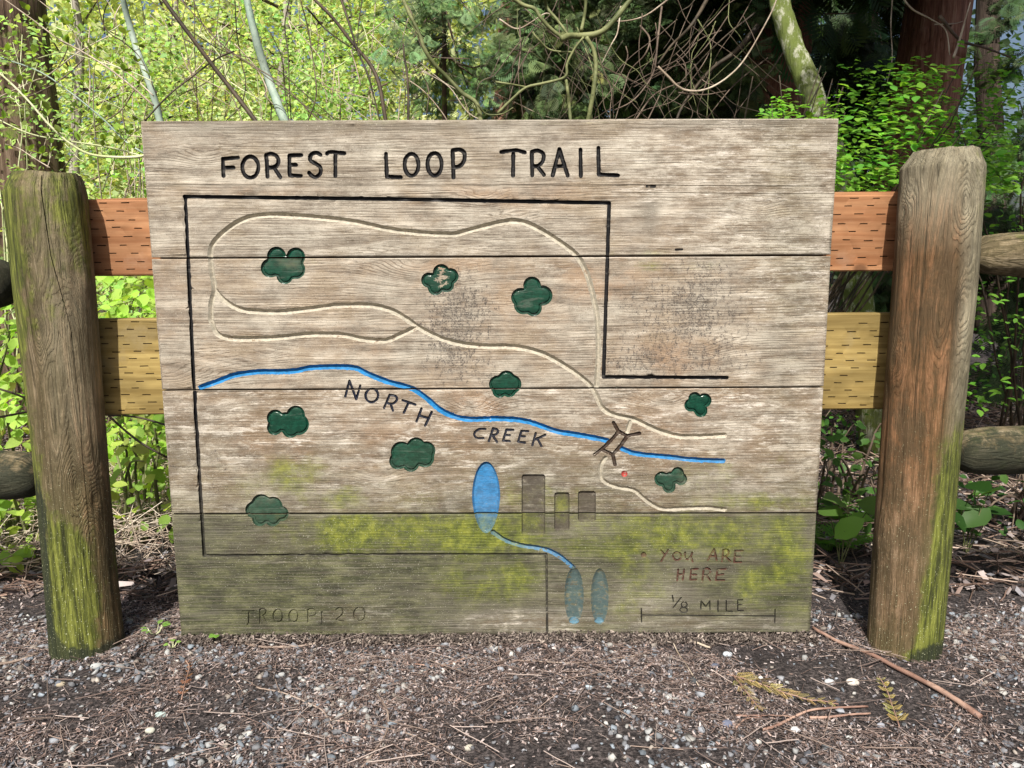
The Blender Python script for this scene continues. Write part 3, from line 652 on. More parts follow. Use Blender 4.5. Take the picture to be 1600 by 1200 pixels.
# edge rounding, slight cupping, wavy top
yd = D.copy(); ed = np.full(len(P), 1e9)
for a, b in zip(levels[0::2], levels[1::2]):
    inb = (P[:, 1] >= zl(a, P[:, 0])-1e-5) & (P[:, 1] <= zl(b, P[:, 0])+1e-5)
    e_ = np.minimum(P[:, 1]-zl(a, P[:, 0]), zl(b, P[:, 0])-P[:, 1]); ed = np.where(inb, e_, ed)
ed = np.clip(np.minimum(ed, WX-np.abs(P[:, 0])), 0, 1)
yd = np.maximum(yd, .0018*np.clip(1-ed/CH, 0, 1)**1.5)
yd = yd+.0011*fbm(P[:, 0]*3, PLK*5.0, 0, 61)+.0005*fbm(P[:, 0]*30, P[:, 1]*90, 0, 62)
VZ = P[:, 1]-np.clip((BOT+.012-P[:, 1])/.012, 0, 1)*(.0035+.0035*fbm(P[:, 0]*22, 0, 0, 75))+np.clip((P[:, 1]-(BOT+1.0))/.14, 0, 1)**4*.0022*fbm(P[:, 0]*11, 0, 0, 71)
VX = P[:, 0]+np.clip((np.abs(P[:, 0])-WX+.02)/.02, 0, 1)*.0014*fbm(P[:, 1]*25, np.sign(P[:, 0])*9, 0, 72)
V3 = np.stack([VX, yd, VZ], -1)
chipm = blob([(691, 434, 12, 17, 1.0)])
ATT = {'chip': chipm, 'gv': gv, 'ring': ring, 'wear': np.stack([moss, algae, np.clip(lich, 0, 1)], -1), 'tone': np.stack([warm, dark, flake], -1)}
MB = {None: board_mat('weathered_wood'), 'bare': board_mat('weathered_wood_carved'), 'crack': None,
      'black': board_mat('black_paint', (.0035, .004, .006), .12, .6, .12), 'navy': board_mat('navy_black_paint', (.008, .012, .028), .2, .45, .12),
      'darkline': board_mat('dark_faded_paint', (.03, .028, .025), .3, .7, .16), 'faded_red': board_mat('faded_red_paint', (.085, .020, .016), .32, .8, .16),
      'red': board_mat('red_paint', (.38, .04, .035), .3, .6, .12), 'trail': board_mat('trail_paint', (.50, .46, .37), .30, .85, .16),
      'blue': board_mat('blue_paint', (.020, .20, .46), .24, .6, .12), 'blueworn': board_mat('worn_blue_paint', (.07, .26, .50), .33, .6, .14),
      'bluepale': board_mat('worn_pond_paint', (.065, .125, .135), .30, .8, .22), 'rimblue': board_mat('faded_rim_paint', (.11, .27, .38), .34, .7, .16), 'brown': board_mat('brown_paint', (.035, .02, .013), .3, .6, .1),
      'greybare': board_mat('grey_brown_paint', (.075, .062, .050), .22, .8, .2), 'green': board_mat('green_gloss_paint', (.006, .055, .033), .06, .2, .06),
      'greenchip': board_mat('chipped_green_gloss_paint', (.006, .055, .033), .30, .22, .05)}
MB['crack'] = MB['darkline']
sign = empty('trail_map_sign', (0, 0, 0), 'large carved wooden trail map board reading FOREST LOOP TRAIL, standing between two posts', 'sign')
cz = ctr[:, 1]; cx_ = ctr[:, 0]
def sub(name, sel, mat, parent, thick=None, label=None):
    t = T[sel]; u, inv = np.unique(t, return_inverse=True); t = inv.reshape(-1, 3); V = V3[u]; A_ = {k: v[u] for k, v in ATT.items()}
    # orient towards -y
    e1, e2 = V[t[:, 1]]-V[t[:, 0]], V[t[:, 2]]-V[t[:, 0]]; nrm = np.cross(e1, e2)[:, 1] > 0; t[nrm] = t[nrm][:, ::-1]
    o = obj(name, V, t, mat, parent, smooth=True, sharp=38, attrs=A_)
    if label: o['label'] = label
    return o
names = ['bottom plank, green with algae', 'third plank from the top, brown and flaking', 'second plank from the top', 'top plank with the title']
planks = []
for i, (a, b) in enumerate(zip(levels[0::2], levels[1::2])):
    inb = (cz > zl(a, cx_)) & (cz < zl(b, cx_)) & (np.abs(cx_) < WX)
    sel = inb & (own < 0)
    t = T[sel]; tall = T[inb]
    # front + boundary walls of the whole plank
    u, inv = np.unique(t, return_inverse=True); tt = inv.reshape(-1, 3); V = V3[u]; n0 = len(V)
    e1, e2 = V[tt[:, 1]]-V[tt[:, 0]], V[tt[:, 2]]-V[tt[:, 0]]; fl_ = np.cross(e1, e2)[:, 1] > 0; tt[fl_] = tt[fl_][:, ::-1]
    E = np.sort(np.vstack([tall[:, [0, 1]], tall[:, [1, 2]], tall[:, [2, 0]]]), 1); key, cnt = np.unique(E, axis=0, return_counts=True); bnd = key[cnt == 1]
    Fr = V3[bnd.ravel()]; Bk = Fr.copy(); Bk[:, 1] = .038
    wall = np.arange(len(bnd)*2).reshape(-1, 2); W4 = np.column_stack([wall[:, 0], wall[:, 1], wall[:, 1]+len(Fr), wall[:, 0]+len(Fr)])+n0
    a0, a1, b0, b1 = a[0][1], a[1][1], b[0][1], b[1][1]
    nb = n0+2*len(Fr); bk = np.array([(-WX, .038, a0), (WX, .038, a1), (WX, .038, b1), (-WX, .038, b0)])
    VV = np.vstack([V, Fr, Bk, bk]); FF = [tuple(f) for f in tt.tolist()]+[tuple(f) for f in W4.tolist()]+[(nb+3, nb+2, nb+1, nb)]
    idx = np.r_[u, bnd.ravel(), bnd.ravel()]; A_ = {k: np.concatenate([v[idx], v[idx[:4]]]) for k, v in ATT.items()}
    A_['gv'][n0+len(Fr):, 1] += .04
    planks.append(tag(obj('plank', VV, FF, MB[None], sign, smooth=True, sharp=38, attrs=A_), names[i]))
inside = np.zeros(len(T), bool)
for a, b in zip(levels[0::2], levels[1::2]): inside |= (cz > zl(a, cx_)) & (cz < zl(b, cx_)) & (np.abs(cx_) < WX)
for k, e in ELS:
    sel = (own == k) & inside
    if sel.any(): sub(e['name'], sel, MB[e['mat']], sign, label=e['label'])

# ------------------------------------------------------------------ fence: posts, sawn rails, round rails
fence = empty('log_fence', (0, .1, 0), 'weathered log fence with two thick round posts and sawn rails behind the carved map', 'fence')
M_post = post_mat('weathered_post_wood')
def make_post(label, edges, seed, knots, crack, moss_f, dark_f, top, warm_f, pale_f, speck):
    """edges: rows (py, left px, right px) of the silhouette; base given by the last row"""
    pyb = edges[-1][0]; base = gnd((edges[-1][1]+edges[-1][2])/2, pyb)
    wpx = edges[-1][2]-edges[-1][1]; r0 = .5*wpx/FOC*np.dot(base-CC, CF)*.985; cy = base[1]+r0*.98
    rows = []
    for py, l, r_ in edges:
        a, b = at(l, py, cy), at(r_, py, cy); alpha = math.atan2((a[0]+b[0])/2-CC[0], cy-CC[1])
        rows.append(((a[2]+b[2])/2, (a[0]+b[0])/2, (b[0]-a[0])/2*math.cos(alpha)*.985))
    rows.sort(); zs = np.array([q[0] for q in rows]); xs = np.array([q[1] for q in rows]); rs = np.array([q[2] for q in rows])
    ztop = zs[-1]; NT, NZ = 176, 230
    th = np.linspace(0, 2*math.pi, NT, endpoint=False)-math.pi      # theta=0 faces the camera (-y)
    z = np.linspace(-.03, ztop, NZ); cxz = np.interp(z, zs, xs); rz = np.interp(z, zs, rs)
    TH = np.repeat(th[None], NZ, 0); ZZ = np.repeat(z[:, None], NT, 1)
    cth = None
    if crack is not None:
        cz_, ct_ = [], []
        for px, py in crack:
            p = at(px, py, cy-r0*.9); cxx = np.interp(p[2], zs, xs); cz_.append(p[2]); ct_.append(math.asin(np.clip((p[0]-cxx)/np.interp(p[2], zs, rs), -.99, .99)))
        q = np.argsort(cz_); cz_, ct_ = np.array(cz_)[q], np.array(ct_)[q]
        cth = np.interp(z, cz_, ct_)+.006*fbm(z*40, 0, 0, seed+3); cw = np.where((z > cz_[0]) & (z < cz_[-1]), 1.0, 0.0)
        kidx = int(np.argmin(np.abs(th-np.mean(ct_))))
        for i in range(NZ):
            # shift columns smoothly so that three of them hug the crack
            d = cth[i]-th[kidx]; TH[i] = th+d*np.exp(-((th-th[kidx])/.35)**2)
            TH[i, kidx-1] = TH[i, kidx]-.011; TH[i, kidx+1] = TH[i, kidx]+.011
    rad = np.repeat(rz[:, None], NT, 1); sx, sy = np.sin(TH), -np.cos(TH)
    AX, AY = TH*r0, ZZ
    nrm = .0035*fbm(sx*2+seed, sy*2, ZZ*3, seed)+.0016*fbm(sx*7, sy*7, ZZ*6, seed+1)+.0009*fbm(sx*30, sy*30, ZZ*9, seed+2)
    rad = rad*(1+.012*fbm(sx*1.3, sy*1.3, ZZ*1.5, seed+9, 2))+nrm
    rg = (1.9*fbm(sx*1.1+seed, sy*1.1, ZZ*1.3, seed+5, 3)+.6*fbm(sx*3, sy*3, ZZ*4, seed+6, 2))*3.4+TH*1.5
    for px, py, kr, amp in knots:
        p = at(px, py, cy-r0*.9); cxx = np.interp(p[2], zs, xs); kt = math.asin(np.clip((p[0]-cxx)/r0, -.98, .98))
        dx = (TH-kt)*r0; dz = ZZ-p[2]; s0 = kr*PXM; q = (dx/s0)**2+(dz/(s0*1.9))**2
        rad = rad+amp*.006*np.exp(-q*.35)-.003*np.exp(-q*3); rg = rg+3.4*np.exp(-q*.30)+1.2*np.exp(-q*2)
    if cth is not None:
        rad[:, kidx] -= .010*cw*(z < ztop-.01)
    # top shaping: chamfer + weathered end grain
    if top == 'dome':
        t = np.clip((ZZ-(ztop-.055))/.055, 0, 1); rad = rad*(1-.17*t**2.2)+.002*t*fbm(TH*14, ZZ*60, 0, seed+8)
    else:
        t = np.clip((ZZ-(ztop-.036))/.036, 0, 1); fac = 1-.10*np.clip(t-.15, 0, 1)*(.75+.5*(np.sin(TH*1.0+2.0) < 0.2)); rad = rad*fac
    VX_ = cxz[:, None]+rad*np.sin(TH); VY_ = cy-rad*np.cos(TH); VZ_ = ZZ+(ZZ > ztop-.004)*.004*fbm(np.sin(TH)*3, np.cos(TH)*3, 0, seed+12)
    V = np.stack([VX_, VY_, VZ_], -1).reshape(-1, 3)
    i = np.arange(NZ-1)[:, None]*NT; j = np.arange(NT)[None]; j2 = (j+1) % NT
    F_ = np.stack([i+j, i+j2, i+NT+j2, i+NT+j], -1).reshape(-1, 4).tolist()
    # top cap rings
    last = (NZ-1)*NT; capc = np.array([cxz[-1], cy]); prev = last; caps = []
    for q in (.8, .55, .3, .08):
        ring_ = V[last:last+NT].copy(); ring_[:, 0] = capc[0]+(ring_[:, 0]-capc[0])*q; ring_[:, 1] = capc[1]+(ring_[:, 1]-capc[1])*q; ring_[:, 2] += .003*(1-q)+.0012*vnoise(ring_[:, 0]*70, ring_[:, 1]*70, 0, seed)
        s_ = len(V)+sum(len(c) for c in caps); caps.append(ring_)
        F_ += [(prev+a, prev+(a+1) % NT, s_+(a+1) % NT, s_+a) for a in range(NT)]; prev = s_
    V = np.vstack([V]+caps); F_.append(tuple(prev+a for a in range(NT)))
    nn = len(V); ta = np.arctan2(V[:, 0]-np.interp(V[:, 2], zs, xs), -(V[:, 1]-cy)); zz = V[:, 2]
    extra = nn-NZ*NT; rgf = np.r_[rg.ravel(), np.repeat([8, 5, 3, 1], NT)[:extra]]
    gv_ = np.stack([V[:, 0], V[:, 1], zz], -1)
    sx_ = np.sin(ta); ms = np.clip(moss_f(sx_, zz), 0, 1); dkk = np.clip(dark_f(sx_, zz), 0, 1)
    if cth is not None:
        m2 = np.zeros((NZ, NT)); m2[:, kidx] = 1.3*cw; dkk = np.maximum(dkk, np.r_[m2.ravel(), np.zeros(extra)])
    al_ = np.clip(ms*1.1+.30, 0, 1)
    at_ = {'gv': gv_, 'ring': rgf, 'wear': np.stack([ms, al_, np.full(nn, speck)*np.clip(1.1-zz*1.6, 0, 1)], -1), 'tone': np.stack([np.clip(warm_f(sx_, zz), 0, 1), dkk, np.clip(pale_f(sx_, zz), 0, 1)], -1)}
    o = obj('post', V, F_, M_post, fence, smooth=True, sharp=50, attrs=at_); o['label'] = label
    return cy, r0, ztop, xs, zs, rs
g01 = lambda v, a, b: np.clip((v-a)/(b-a), 0, 1)
LP = make_post('left round post, green with moss low down', [(272, 8, 139), (300, 4, 140), (450, 20, 153), (600, 38, 163), (760, 55, 176), (900, 67, 188), (1034, 77, 202)], 3,
    [(108, 424, 17, .9), (50, 435, 15, .9), (120, 760, 16, .5), (60, 520, 12, .2), (140, 790, 12, .3)], [(60, 276), (75, 400), (100, 520), (112, 640), (118, 730), (130, 860), (134, 940)],
    lambda s, z: .34*g01(z, .50, .1)*g01(s, .95, .3)+.50*g01(z, .42, .15)*g01(np.abs(s-.25), .8, .25)+.28*g01(s, -.1, -.8)+.24*g01(z, .80, 1.0)+.24,
    lambda s, z: .72*g01(z, .48, .34)*g01(s, -.05, -.5)+.85*g01(z, .07, .0)+.25*g01(z, .42, .30)*g01(np.abs(z-.38), .12, .0)*g01(np.abs(s), .7, .2),
    'dome', lambda s, z: .45*g01(s, .2, .8)+.35, lambda s, z: .55*g01(s, -.1, .5)*g01(z, .35, .6), .9)
RP = make_post('right round post, reddish brown with green base', [(236, 1420, 1535), (262, 1404, 1540), (400, 1394, 1531), (560, 1383, 1516), (700, 1373, 1502), (860, 1361, 1487), (1034, 1350, 1470)], 9,
    [(1431, 330, 10, .9), (1418, 572, 11, 1.0), (1500, 485, 26, .6), (1372, 850, 10, .8), (1512, 320, 16, .4)], None,
    lambda s, z: .86*g01(z, .60, .24)*g01(s, -.35, .2)+.35*g01(z, .10, .0)+.16*g01(s, .2, .8)+.10,
    lambda s, z: .95*g01(z, .06, .0)*g01(s, -.6, .1)+.25*g01(s, -.5, -1),
    'cham', lambda s, z: 1.0*g01(s, .38, -.05)*g01(z, 1.04, .93)*(.45+.55*g01(z, .25, .5))+.12, lambda s, z: .75*g01(s, .0, .35)*g01(z, .35, .6)+.75*g01(z, .86, .98), .7)

# sawn rails with incising slits
def rail(label, yl0, yl1, yr0, yr1, mat, Yf=.041, th_=.038):
    a, b = at(232, yl1, Yf), at(1300, yr1, Yf); c, d = at(232, yl0, Yf), at(1300, yr0, Yf)
    x0, x1 = LP[3][-1]+.03, RP[3][-1]-.03
    zb = lambda x: a[2]+(b[2]-a[2])*(x-a[0])/(b[0]-a[0]); zt = lambda x: c[2]+(d[2]-c[2])*(x-c[0])/(d[0]-c[0])
    els = []; H = zt(0)-zb(0); rows = int(H/.0165)
    for r_ in range(rows):
        zf = (r_+.7)/rows
        for k in range(int((x1-x0)/.048)):
            x = x0+(k+.5*(r_ % 2)+.25*((r_//2) % 2))*.048
            if -.66 < x < .66 or rng.random() < .04: continue
            z = zb(x)+H*zf+rng.normal()*.0012; l = .0082*rng.uniform(.8, 1.15); sl_ = rng.normal()*.0001
            if z > zt(x)-.006 or z < zb(x)+.006: continue
            els.append(dict(type='s', name='slit', mat='d', w=.0011, d=.006, L=[np.array([(x-l, z-sl_), (x, z+rng.normal()*.0001), (x+l, z+sl_)])], label=None, prof='round', pr=1))
    els = list(enumerate(els)); q = .003
    gl_ = [[(x0, zb(x0)), (x1, zb(x1))], [(x0, zt(x0)), (x1, zt(x1))], [(x0, zb(x0)), (x0, zt(x0))], [(x1, zb(x1)), (x1, zt(x1))], [(x0, zb(x0)+q), (x1, zb(x1)+q)], [(x0, zt(x0)-q), (x1, zt(x1)-q)]]
    P_, T_ = carve(None, els, .03, x0, x1, None, gl_)
    D_, _ = depth_at(P_, els); C_ = P_[T_].mean(1); _, own_ = depth_at(C_, els)
    e_ = np.minimum(P_[:, 1]-zb(P_[:, 0]), zt(P_[:, 0])-P_[:, 1]); D_ = np.maximum(D_, .0025*np.clip(1-e_/q, 0, 1)**1.5)
    V = np.stack([P_[:, 0], Yf+D_, P_[:, 1]], -1); t = T_.copy(); nn = np.cross(V[t[:, 1]]-V[t[:, 0]], V[t[:, 2]]-V[t[:, 0]])[:, 1] > 0; t[nn] = t[nn][:, ::-1]
    n = len(V); yb = Yf+th_; bx = np.array([(x0, Yf+.0025, zb(x0)), (x1, Yf+.0025, zb(x1)), (x1, Yf+.0025, zt(x1)), (x0, Yf+.0025, zt(x0)), (x0, yb, zb(x0)), (x1, yb, zb(x1)), (x1, yb, zt(x1)), (x0, yb, zt(x0))])
    Fx = [(3, 2, 6, 7), (0, 4, 5, 1), (4, 7, 6, 5), (0, 3, 7, 4), (1, 5, 6, 2)]
    FF = [tuple(f) for f in t.tolist()]+[tuple(n+k for k in f) for f in Fx]
    me = make_mesh('rail', np.vstack([V, bx]), FF, mat, smooth=True, sharp=35)
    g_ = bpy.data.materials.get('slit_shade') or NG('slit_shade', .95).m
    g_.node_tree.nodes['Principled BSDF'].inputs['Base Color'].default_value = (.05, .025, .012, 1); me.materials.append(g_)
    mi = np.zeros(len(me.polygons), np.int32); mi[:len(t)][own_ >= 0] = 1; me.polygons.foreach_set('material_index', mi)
    link('rail', me, fence)['label'] = label
rail('upper orange sawn rail with incised slits', 312, 431, 305, 424, lumber_mat('orange_treated_lumber', (.31, .135, .058), (.47, .25, .125)))
rail('lower yellow-green sawn rail with incised slits', 498, 648, 490, 640, lumber_mat('yellow_green_treated_lumber', (.23, .16, .05), (.38, .285, .105)))
# round log rails running outwards
def log_rail(label, p0, p1, r0, r1, seed, warmf, mossf, blunt, drk=.1):
    n, NT = 70, 56; t = np.linspace(0, 1, n); P_ = p0+(p1-p0)*t[:, None]; L = np.linalg.norm(p1-p0); d = t*L
    rad = r0+(r1-r0)*t; rad = rad*np.clip(.72+.28*np.sqrt(np.clip(d/blunt, 0, 1)), 0, 1); rad[0] *= .75
    ax = (p1-p0)/L; A_ = np.cross(ax, [0, 0, 1.]); A_ /= np.linalg.norm(A_); B_ = np.cross(A_, ax); th = np.linspace(0, 2*math.pi, NT, endpoint=False)
    Rr = rad[:, None]*(1+.06*fbm(np.cos(th)[None]*1.5, np.sin(th)[None]*1.5, d[:, None]*9, seed)+.025*fbm(np.cos(th)[None]*6, np.sin(th)[None]*6, d[:, None]*20, seed+1))
    V = (P_[:, None]+Rr[..., None]*(A_*np.cos(th)[None, :, None]+B_*np.sin(th)[None, :, None])).reshape(-1, 3)
    i = np.arange(n-1)[:, None]*NT; j = np.arange(NT)[None]; j2 = (j+1) % NT
    F_ = np.stack([i+j, i+NT+j, i+NT+j2, i+j2], -1).reshape(-1, 4).tolist(); F_.append(tuple(range(NT))); F_.append(tuple(range((n-1)*NT, n*NT))[::-1])
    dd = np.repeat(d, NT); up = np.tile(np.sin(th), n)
    gv_ = np.stack([np.tile(np.cos(th), n)*r0, np.tile(np.sin(th), n)*r0, dd], -1)
    rg = dd*14+3*fbm(np.tile(np.cos(th), n)*1.3, np.tile(np.sin(th), n)*1.3, dd*4, seed+4)
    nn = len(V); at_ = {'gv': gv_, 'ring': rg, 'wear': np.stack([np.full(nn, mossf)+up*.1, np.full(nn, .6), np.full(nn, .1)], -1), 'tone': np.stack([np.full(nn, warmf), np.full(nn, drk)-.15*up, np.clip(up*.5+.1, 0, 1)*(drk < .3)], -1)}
    obj('round_rail', V, F_, M_post, fence, smooth=True, sharp=50, attrs=at_)['label'] = label
lx, rx = LP[3][0], RP[3][0]
yc = LP[0]+.03
log_rail('upper left round log rail', at(15, 442, yc), at(15, 442, yc)+np.array([-1.3, .25, -.02]), .056, .065, 21, .4, .2, .05, .78)  # last argument puts shade and dark moss into the left logs' colour
log_rail('lower left round log rail', at(62, 744, yc), at(62, 744, yc)+np.array([-1.3, .2, -.01]), .054, .062, 22, .2, .32, .06, .70)
yc = RP[0]+.03
log_rail('upper right round log rail', at(1520, 398, yc), at(1520, 398, yc)+np.array([1.3, .12, -.01]), .046, .078, 23, .25, .25, .12, .30)
log_rail('lower right round log rail', at(1494, 706, yc), at(1494, 706, yc)+np.array([1.3, .15, -.005]), .052, .060, 24, .2, .30, .07, .62)
# ------------------------------------------------------------------ vegetation materials
M_leaf = col_mat('spring_leaf', .5, .5, .3); M_needle = col_mat('cedar_foliage', .6, .22, .2); M_litter = col_mat('forest_litter', .85, 0, .15)
M_stone = col_mat('pebble_stone', .8, 0, .3, 60.0)
M_barkred = bark_mat('red_cedar_bark', (.22, .105, .072), (.43, .27, .20))
M_barkdark = bark_mat('dark_cedar_bark', (.10, .065, .045), (.24, .18, .13), .25)
M_mossbark = bark_mat('mossy_smooth_bark', (.13, .15, .07), (.30, .31, .19), .8, 1.5, (.52, .52, .42))
M_pale = bark_mat('pale_alder_bark', (.30, .27, .23), (.55, .52, .46), .1, 1.5)
M_twig = stem_mat('brown_twig', (.085, .06, .045), (.16, .12, .09)); M_tan = stem_mat('pale_dry_twig', (.30, .235, .175), (.50, .43, .34))
M_green = stem_mat('mossy_green_stem', (.08, .095, .035), (.20, .215, .095)); M_grey = stem_mat('grey_green_stem', (.22, .30, .24), (.34, .42, .35)); M_dark = stem_mat('dark_stem', (.035, .028, .02), (.08, .06, .04))
M_pgreen = stem_mat('pale_green_twig', (.40, .44, .22), (.58, .60, .38))

def stems3(pts, Y, wob=0.0, seed=0, dY=0.0):
    """pixel polyline stood up at depth Y (leaning dY along it), as a smooth 3d path"""
    P = cr(pts, 6); n = len(P); ys = Y+dY*np.linspace(0, 1, n)+wob*vnoise(np.linspace(0, 3, n), seed, 0, seed)
    return np.array([at(p[0], p[1], y) for p, y in zip(P, ys)])
def down(path, zt=0.0, lean=0.0):
    """carry the stem on to the ground"""
    d = path[-1]-path[-2]; d = d/np.linalg.norm(d); d[2] = min(d[2], -.5); k = (path[-1][2]-zt)/(-d[2]); e = path[-1]+d*k; e[2] = float(gh(e[0], e[1]))-.03
    return np.vstack([path, (path[-1]*2+e)/3, e])
def leaf_parts(parent, TV, TF, pos, rot, scl, mat, base, n_var=4, name='leaf'):
    mes = [make_mesh(name, TV, TF, mat, smooth=True, attrs={'col': np.tile(np.r_[vary(base, 1, .22)[0], 1], (len(TV), 1))}) for _ in range(n_var)]
    for p, r_, s_ in zip(pos, rot, scl):
        o = bpy.data.objects.new(name, mes[rng.integers(n_var)]); COL.objects.link(o); o.parent = parent
        M_ = np.eye(4); M_[:3, :3] = r_*s_; M_[:3, 3] = p-np.array(parent.location); o.matrix_basis = Matrix(M_.tolist())

# ------------------------------------------------------------------ cedar trees on the right and left
def cedar(px_path, Y, wpx, label, mat=None, crown=None, nfr=0, seed=0, flare=1.5):
    P = stems3(px_path, Y); P = down(P); top = P[0]; dist = Y-CC[1]; r_ = wpx*dist/FOC/2
    d0 = P[0]-P[3]; d0 /= np.linalg.norm(d0); up = [top+d0*k for k in (8.0, 5, 2.5, 1.0)]; P = np.vstack([up, P]); n = len(P)
    Pr = cr(P[::-1][[0, 1]+list(range(2, n, 3))], 5)
    z = Pr[:, 2]; rad = r_*(1+(flare-1)*np.exp(-np.clip(z, 0, 9)/.35))*np.clip(1-(z-2)*.06, .25, 1.2)
    V, F_ = tube(Pr, rad, 40); c0 = np.interp(V[:, 2], z, Pr[:, 0]), np.interp(V[:, 2], z, Pr[:, 1])
    th = np.arctan2(V[:, 1]-c0[1], V[:, 0]-c0[0]); k = 1+.09*fbm(np.cos(th)*3+seed, np.sin(th)*3, V[:, 2]*.35, seed)+.05*fbm(np.cos(th)*11, np.sin(th)*11, V[:, 2]*.8, seed+1)
    V[:, 0] = c0[0]+(V[:, 0]-c0[0])*k; V[:, 1] = c0[1]+(V[:, 1]-c0[1])*k
    root = empty('cedar_tree', (Pr[0][0], Pr[0][1], 0), label, 'tree')
    obj('trunk', V, F_, mat or M_barkred, root, smooth=True)
    if nfr:
        x0, x1, y0, y1, z0, z1 = crown; nb = nfr//45; pos, dr, st = [], [], []
        for b in range(nb):
            s_ = np.array([Pr[-1][0], Pr[-1][1], 0])*0+np.array([Pr[len(Pr)//2][0], Pr[len(Pr)//2][1], rng.uniform(z0+.5, z1+1.2)])
            e = np.array([rng.uniform(x0, x1), rng.uniform(y0, y1), rng.uniform(z0, z1)])
            t = np.linspace(0, 1, 9)[:, None]; pa = s_+(e-s_)*t; pa[:, 2] -= np.sin(t[:, 0]*math.pi)*.35; st.append((pa, np.linspace(.022, .004, 9)))
            for k2 in range(45):
                tt = rng.uniform(.15, 1); p = s_+(e-s_)*tt; p[2] -= math.sin(tt*math.pi)*.35; side = rng.choice([-1, 1]); d = (e-s_)/np.linalg.norm(e-s_)
                q = np.array([-d[1], d[0], 0])*side*rng.uniform(.3, 1)+d*.6+np.array([0, 0, -rng.uniform(.35, 1.2)]); pos.append(p+rng.normal(size=3)*.09); dr.append(q)
        V, F_ = tubes(st, 5); tag(obj('branches', V, F_, M_twig, root, smooth=True), kind='stuff')
        n = len(pos); V, F_, a_ = scatter(*FROND, np.array(pos), rot_dir(np.array(dr), (0, -.5, .8), .35), rng.uniform(.18, .4, n), vary((.055, .10, .035), n, .35, .15))
        tag(obj('foliage', V, F_, M_needle, root, attrs=a_), kind='stuff')
    return root
cedar([(1218, 0), (1216, 60), (1210, 120), (1204, 185)], 4.6, 92, 'reddish cedar trunk behind the mossy leaning tree', crown=(.5, 3.2, .6, 6.0, 2.7, 4.6), nfr=3000, seed=1)  # unseen crown extended forward to shade the right background
cedar([(1466, 0), (1450, 110), (1432, 230), (1412, 330), (1385, 440), (1365, 500)], 4.4, 92, 'large leaning cedar trunk behind the right post', crown=(1.05, 3.2, -1.5, 2.2, 3.0, 4.2), nfr=3000, seed=2)  # crown pulled forward out of view, shaped to shade the floor behind
cedar([(812, 0), (808, 60), (806, 120), (800, 180)], 6.2, 60, 'shaded cedar trunk behind the centre of the sign', crown=(.2, 2.6, 2.6, 7.5, 2.3, 5.0), nfr=2600, seed=3)
cedar([(1545, 0), (1542, 100), (1548, 200), (1550, 330)], 7.0, 36, 'thin dark cedar trunk at the far right edge', bark_mat('blackish_bark', (.05, .036, .028), (.11, .085, .065)), seed=4)
cedar([(1040, 0), (1050, 90), (1045, 185)], 7.5, 70, 'dark cedar trunk behind the tangled dead branches', M_barkdark, (.3, 4.0, 6.0, 9.0, .3, 4.6), 2600, 5)
cedar([(5, 0), (14, 90), (26, 180), (34, 270), (40, 330)], 2.6, 112, 'dark furrowed cedar trunk at the left edge behind the left post', M_barkdark, seed=6)
# hanging dark cedar sprays in the middle distance
def spray_mass(name, label, cat, box, n, base, scl, stemz, group=None):
    """a low cedar or hemlock sapling: stems and drooping sprays in an uneven box of px x/y and depth"""
    x0, x1, y0, y1, Y0, Y1 = box; pos, dr = [], []; root = None; st = []
    c0 = at((x0+x1)/2, y1, (Y0+Y1)/2); base_p = np.array([c0[0], c0[1], float(gh(c0[0], c0[1]))-.02])
    root = empty(name, base_p, label, cat, group); nb = max(6, n//38)
    tz = at((x0+x1)/2, y0, (Y0+Y1)/2)[2]; tp = np.array([base_p[0]+rng.normal()*.1, base_p[1], max(tz, .8)])
    V, F_ = tube(np.linspace(base_p, tp, 8)+rng.normal(size=(8, 3))*.015, np.linspace(.03, .008, 8), 6); obj('trunk', V, F_, M_barkdark, root, smooth=True)
    for b in range(nb):
        e = at(rng.uniform(x0, x1), rng.uniform(y0, y1), rng.uniform(Y0, Y1)); s_ = base_p+(tp-base_p)*rng.uniform(.35, 1); s_[2] = max(s_[2], e[2]+.05)
        st.append((np.linspace(s_, e, 5)+np.array([0, 0, 1])*(-.06*np.sin(np.linspace(0, math.pi, 5)))[:, None], np.linspace(.007, .002, 5)))
        for k in range(38):
            t = rng.uniform(.25, 1.05); p = s_+(e-s_)*t+rng.normal(size=3)*.05; d = (e-s_)/(np.linalg.norm(e-s_)+1e-6); s2 = rng.choice([-1, 1])
            pos.append(p); dr.append(d*.7+np.array([-d[1], d[0], 0])*s2*rng.uniform(0, 1)+np.array([0, -.1, -rng.uniform(.1, .7)]))
    V, F_ = tubes(st, 4); tag(obj('branches', V, F_, M_twig, root, smooth=True), kind='stuff')
    n = len(pos); V, F_, a_ = scatter(*FROND, np.array(pos), rot_dir(np.array(dr), (0, -.6, .8), .4), rng.uniform(*scl, n), vary(base, n, .4, .12))
    tag(obj('foliage', V, F_, M_needle, root, attrs=a_), kind='stuff')
spray_mass('cedar_sapling', 'blue-green cedar sapling above the middle of the sign', 'sapling', (600, 800, -80, 190, 1.8, 3.8), 1000, (.13, .205, .085), (.04, .10), 1)
spray_mass('cedar_sapling', 'dark cedar sapling behind the tangled branches', 'sapling', (740, 1000, -60, 260, 2.4, 4.6), 2100, (.085, .13, .05), (.05, .13), 1)
spray_mass('cedar_sapling', 'dark cedar sapling between the two right trunks', 'sapling', (1255, 1430, -60, 420, 4.9, 6.6), 900, (.045, .08, .03), (.12, .28), 1)
spray_mass('cedar_sapling', 'shaded cedar sapling left of the reddish trunk', 'sapling', (960, 1200, -60, 300, 3.2, 6.0), 1500, (.075, .115, .045), (.08, .20), 1)

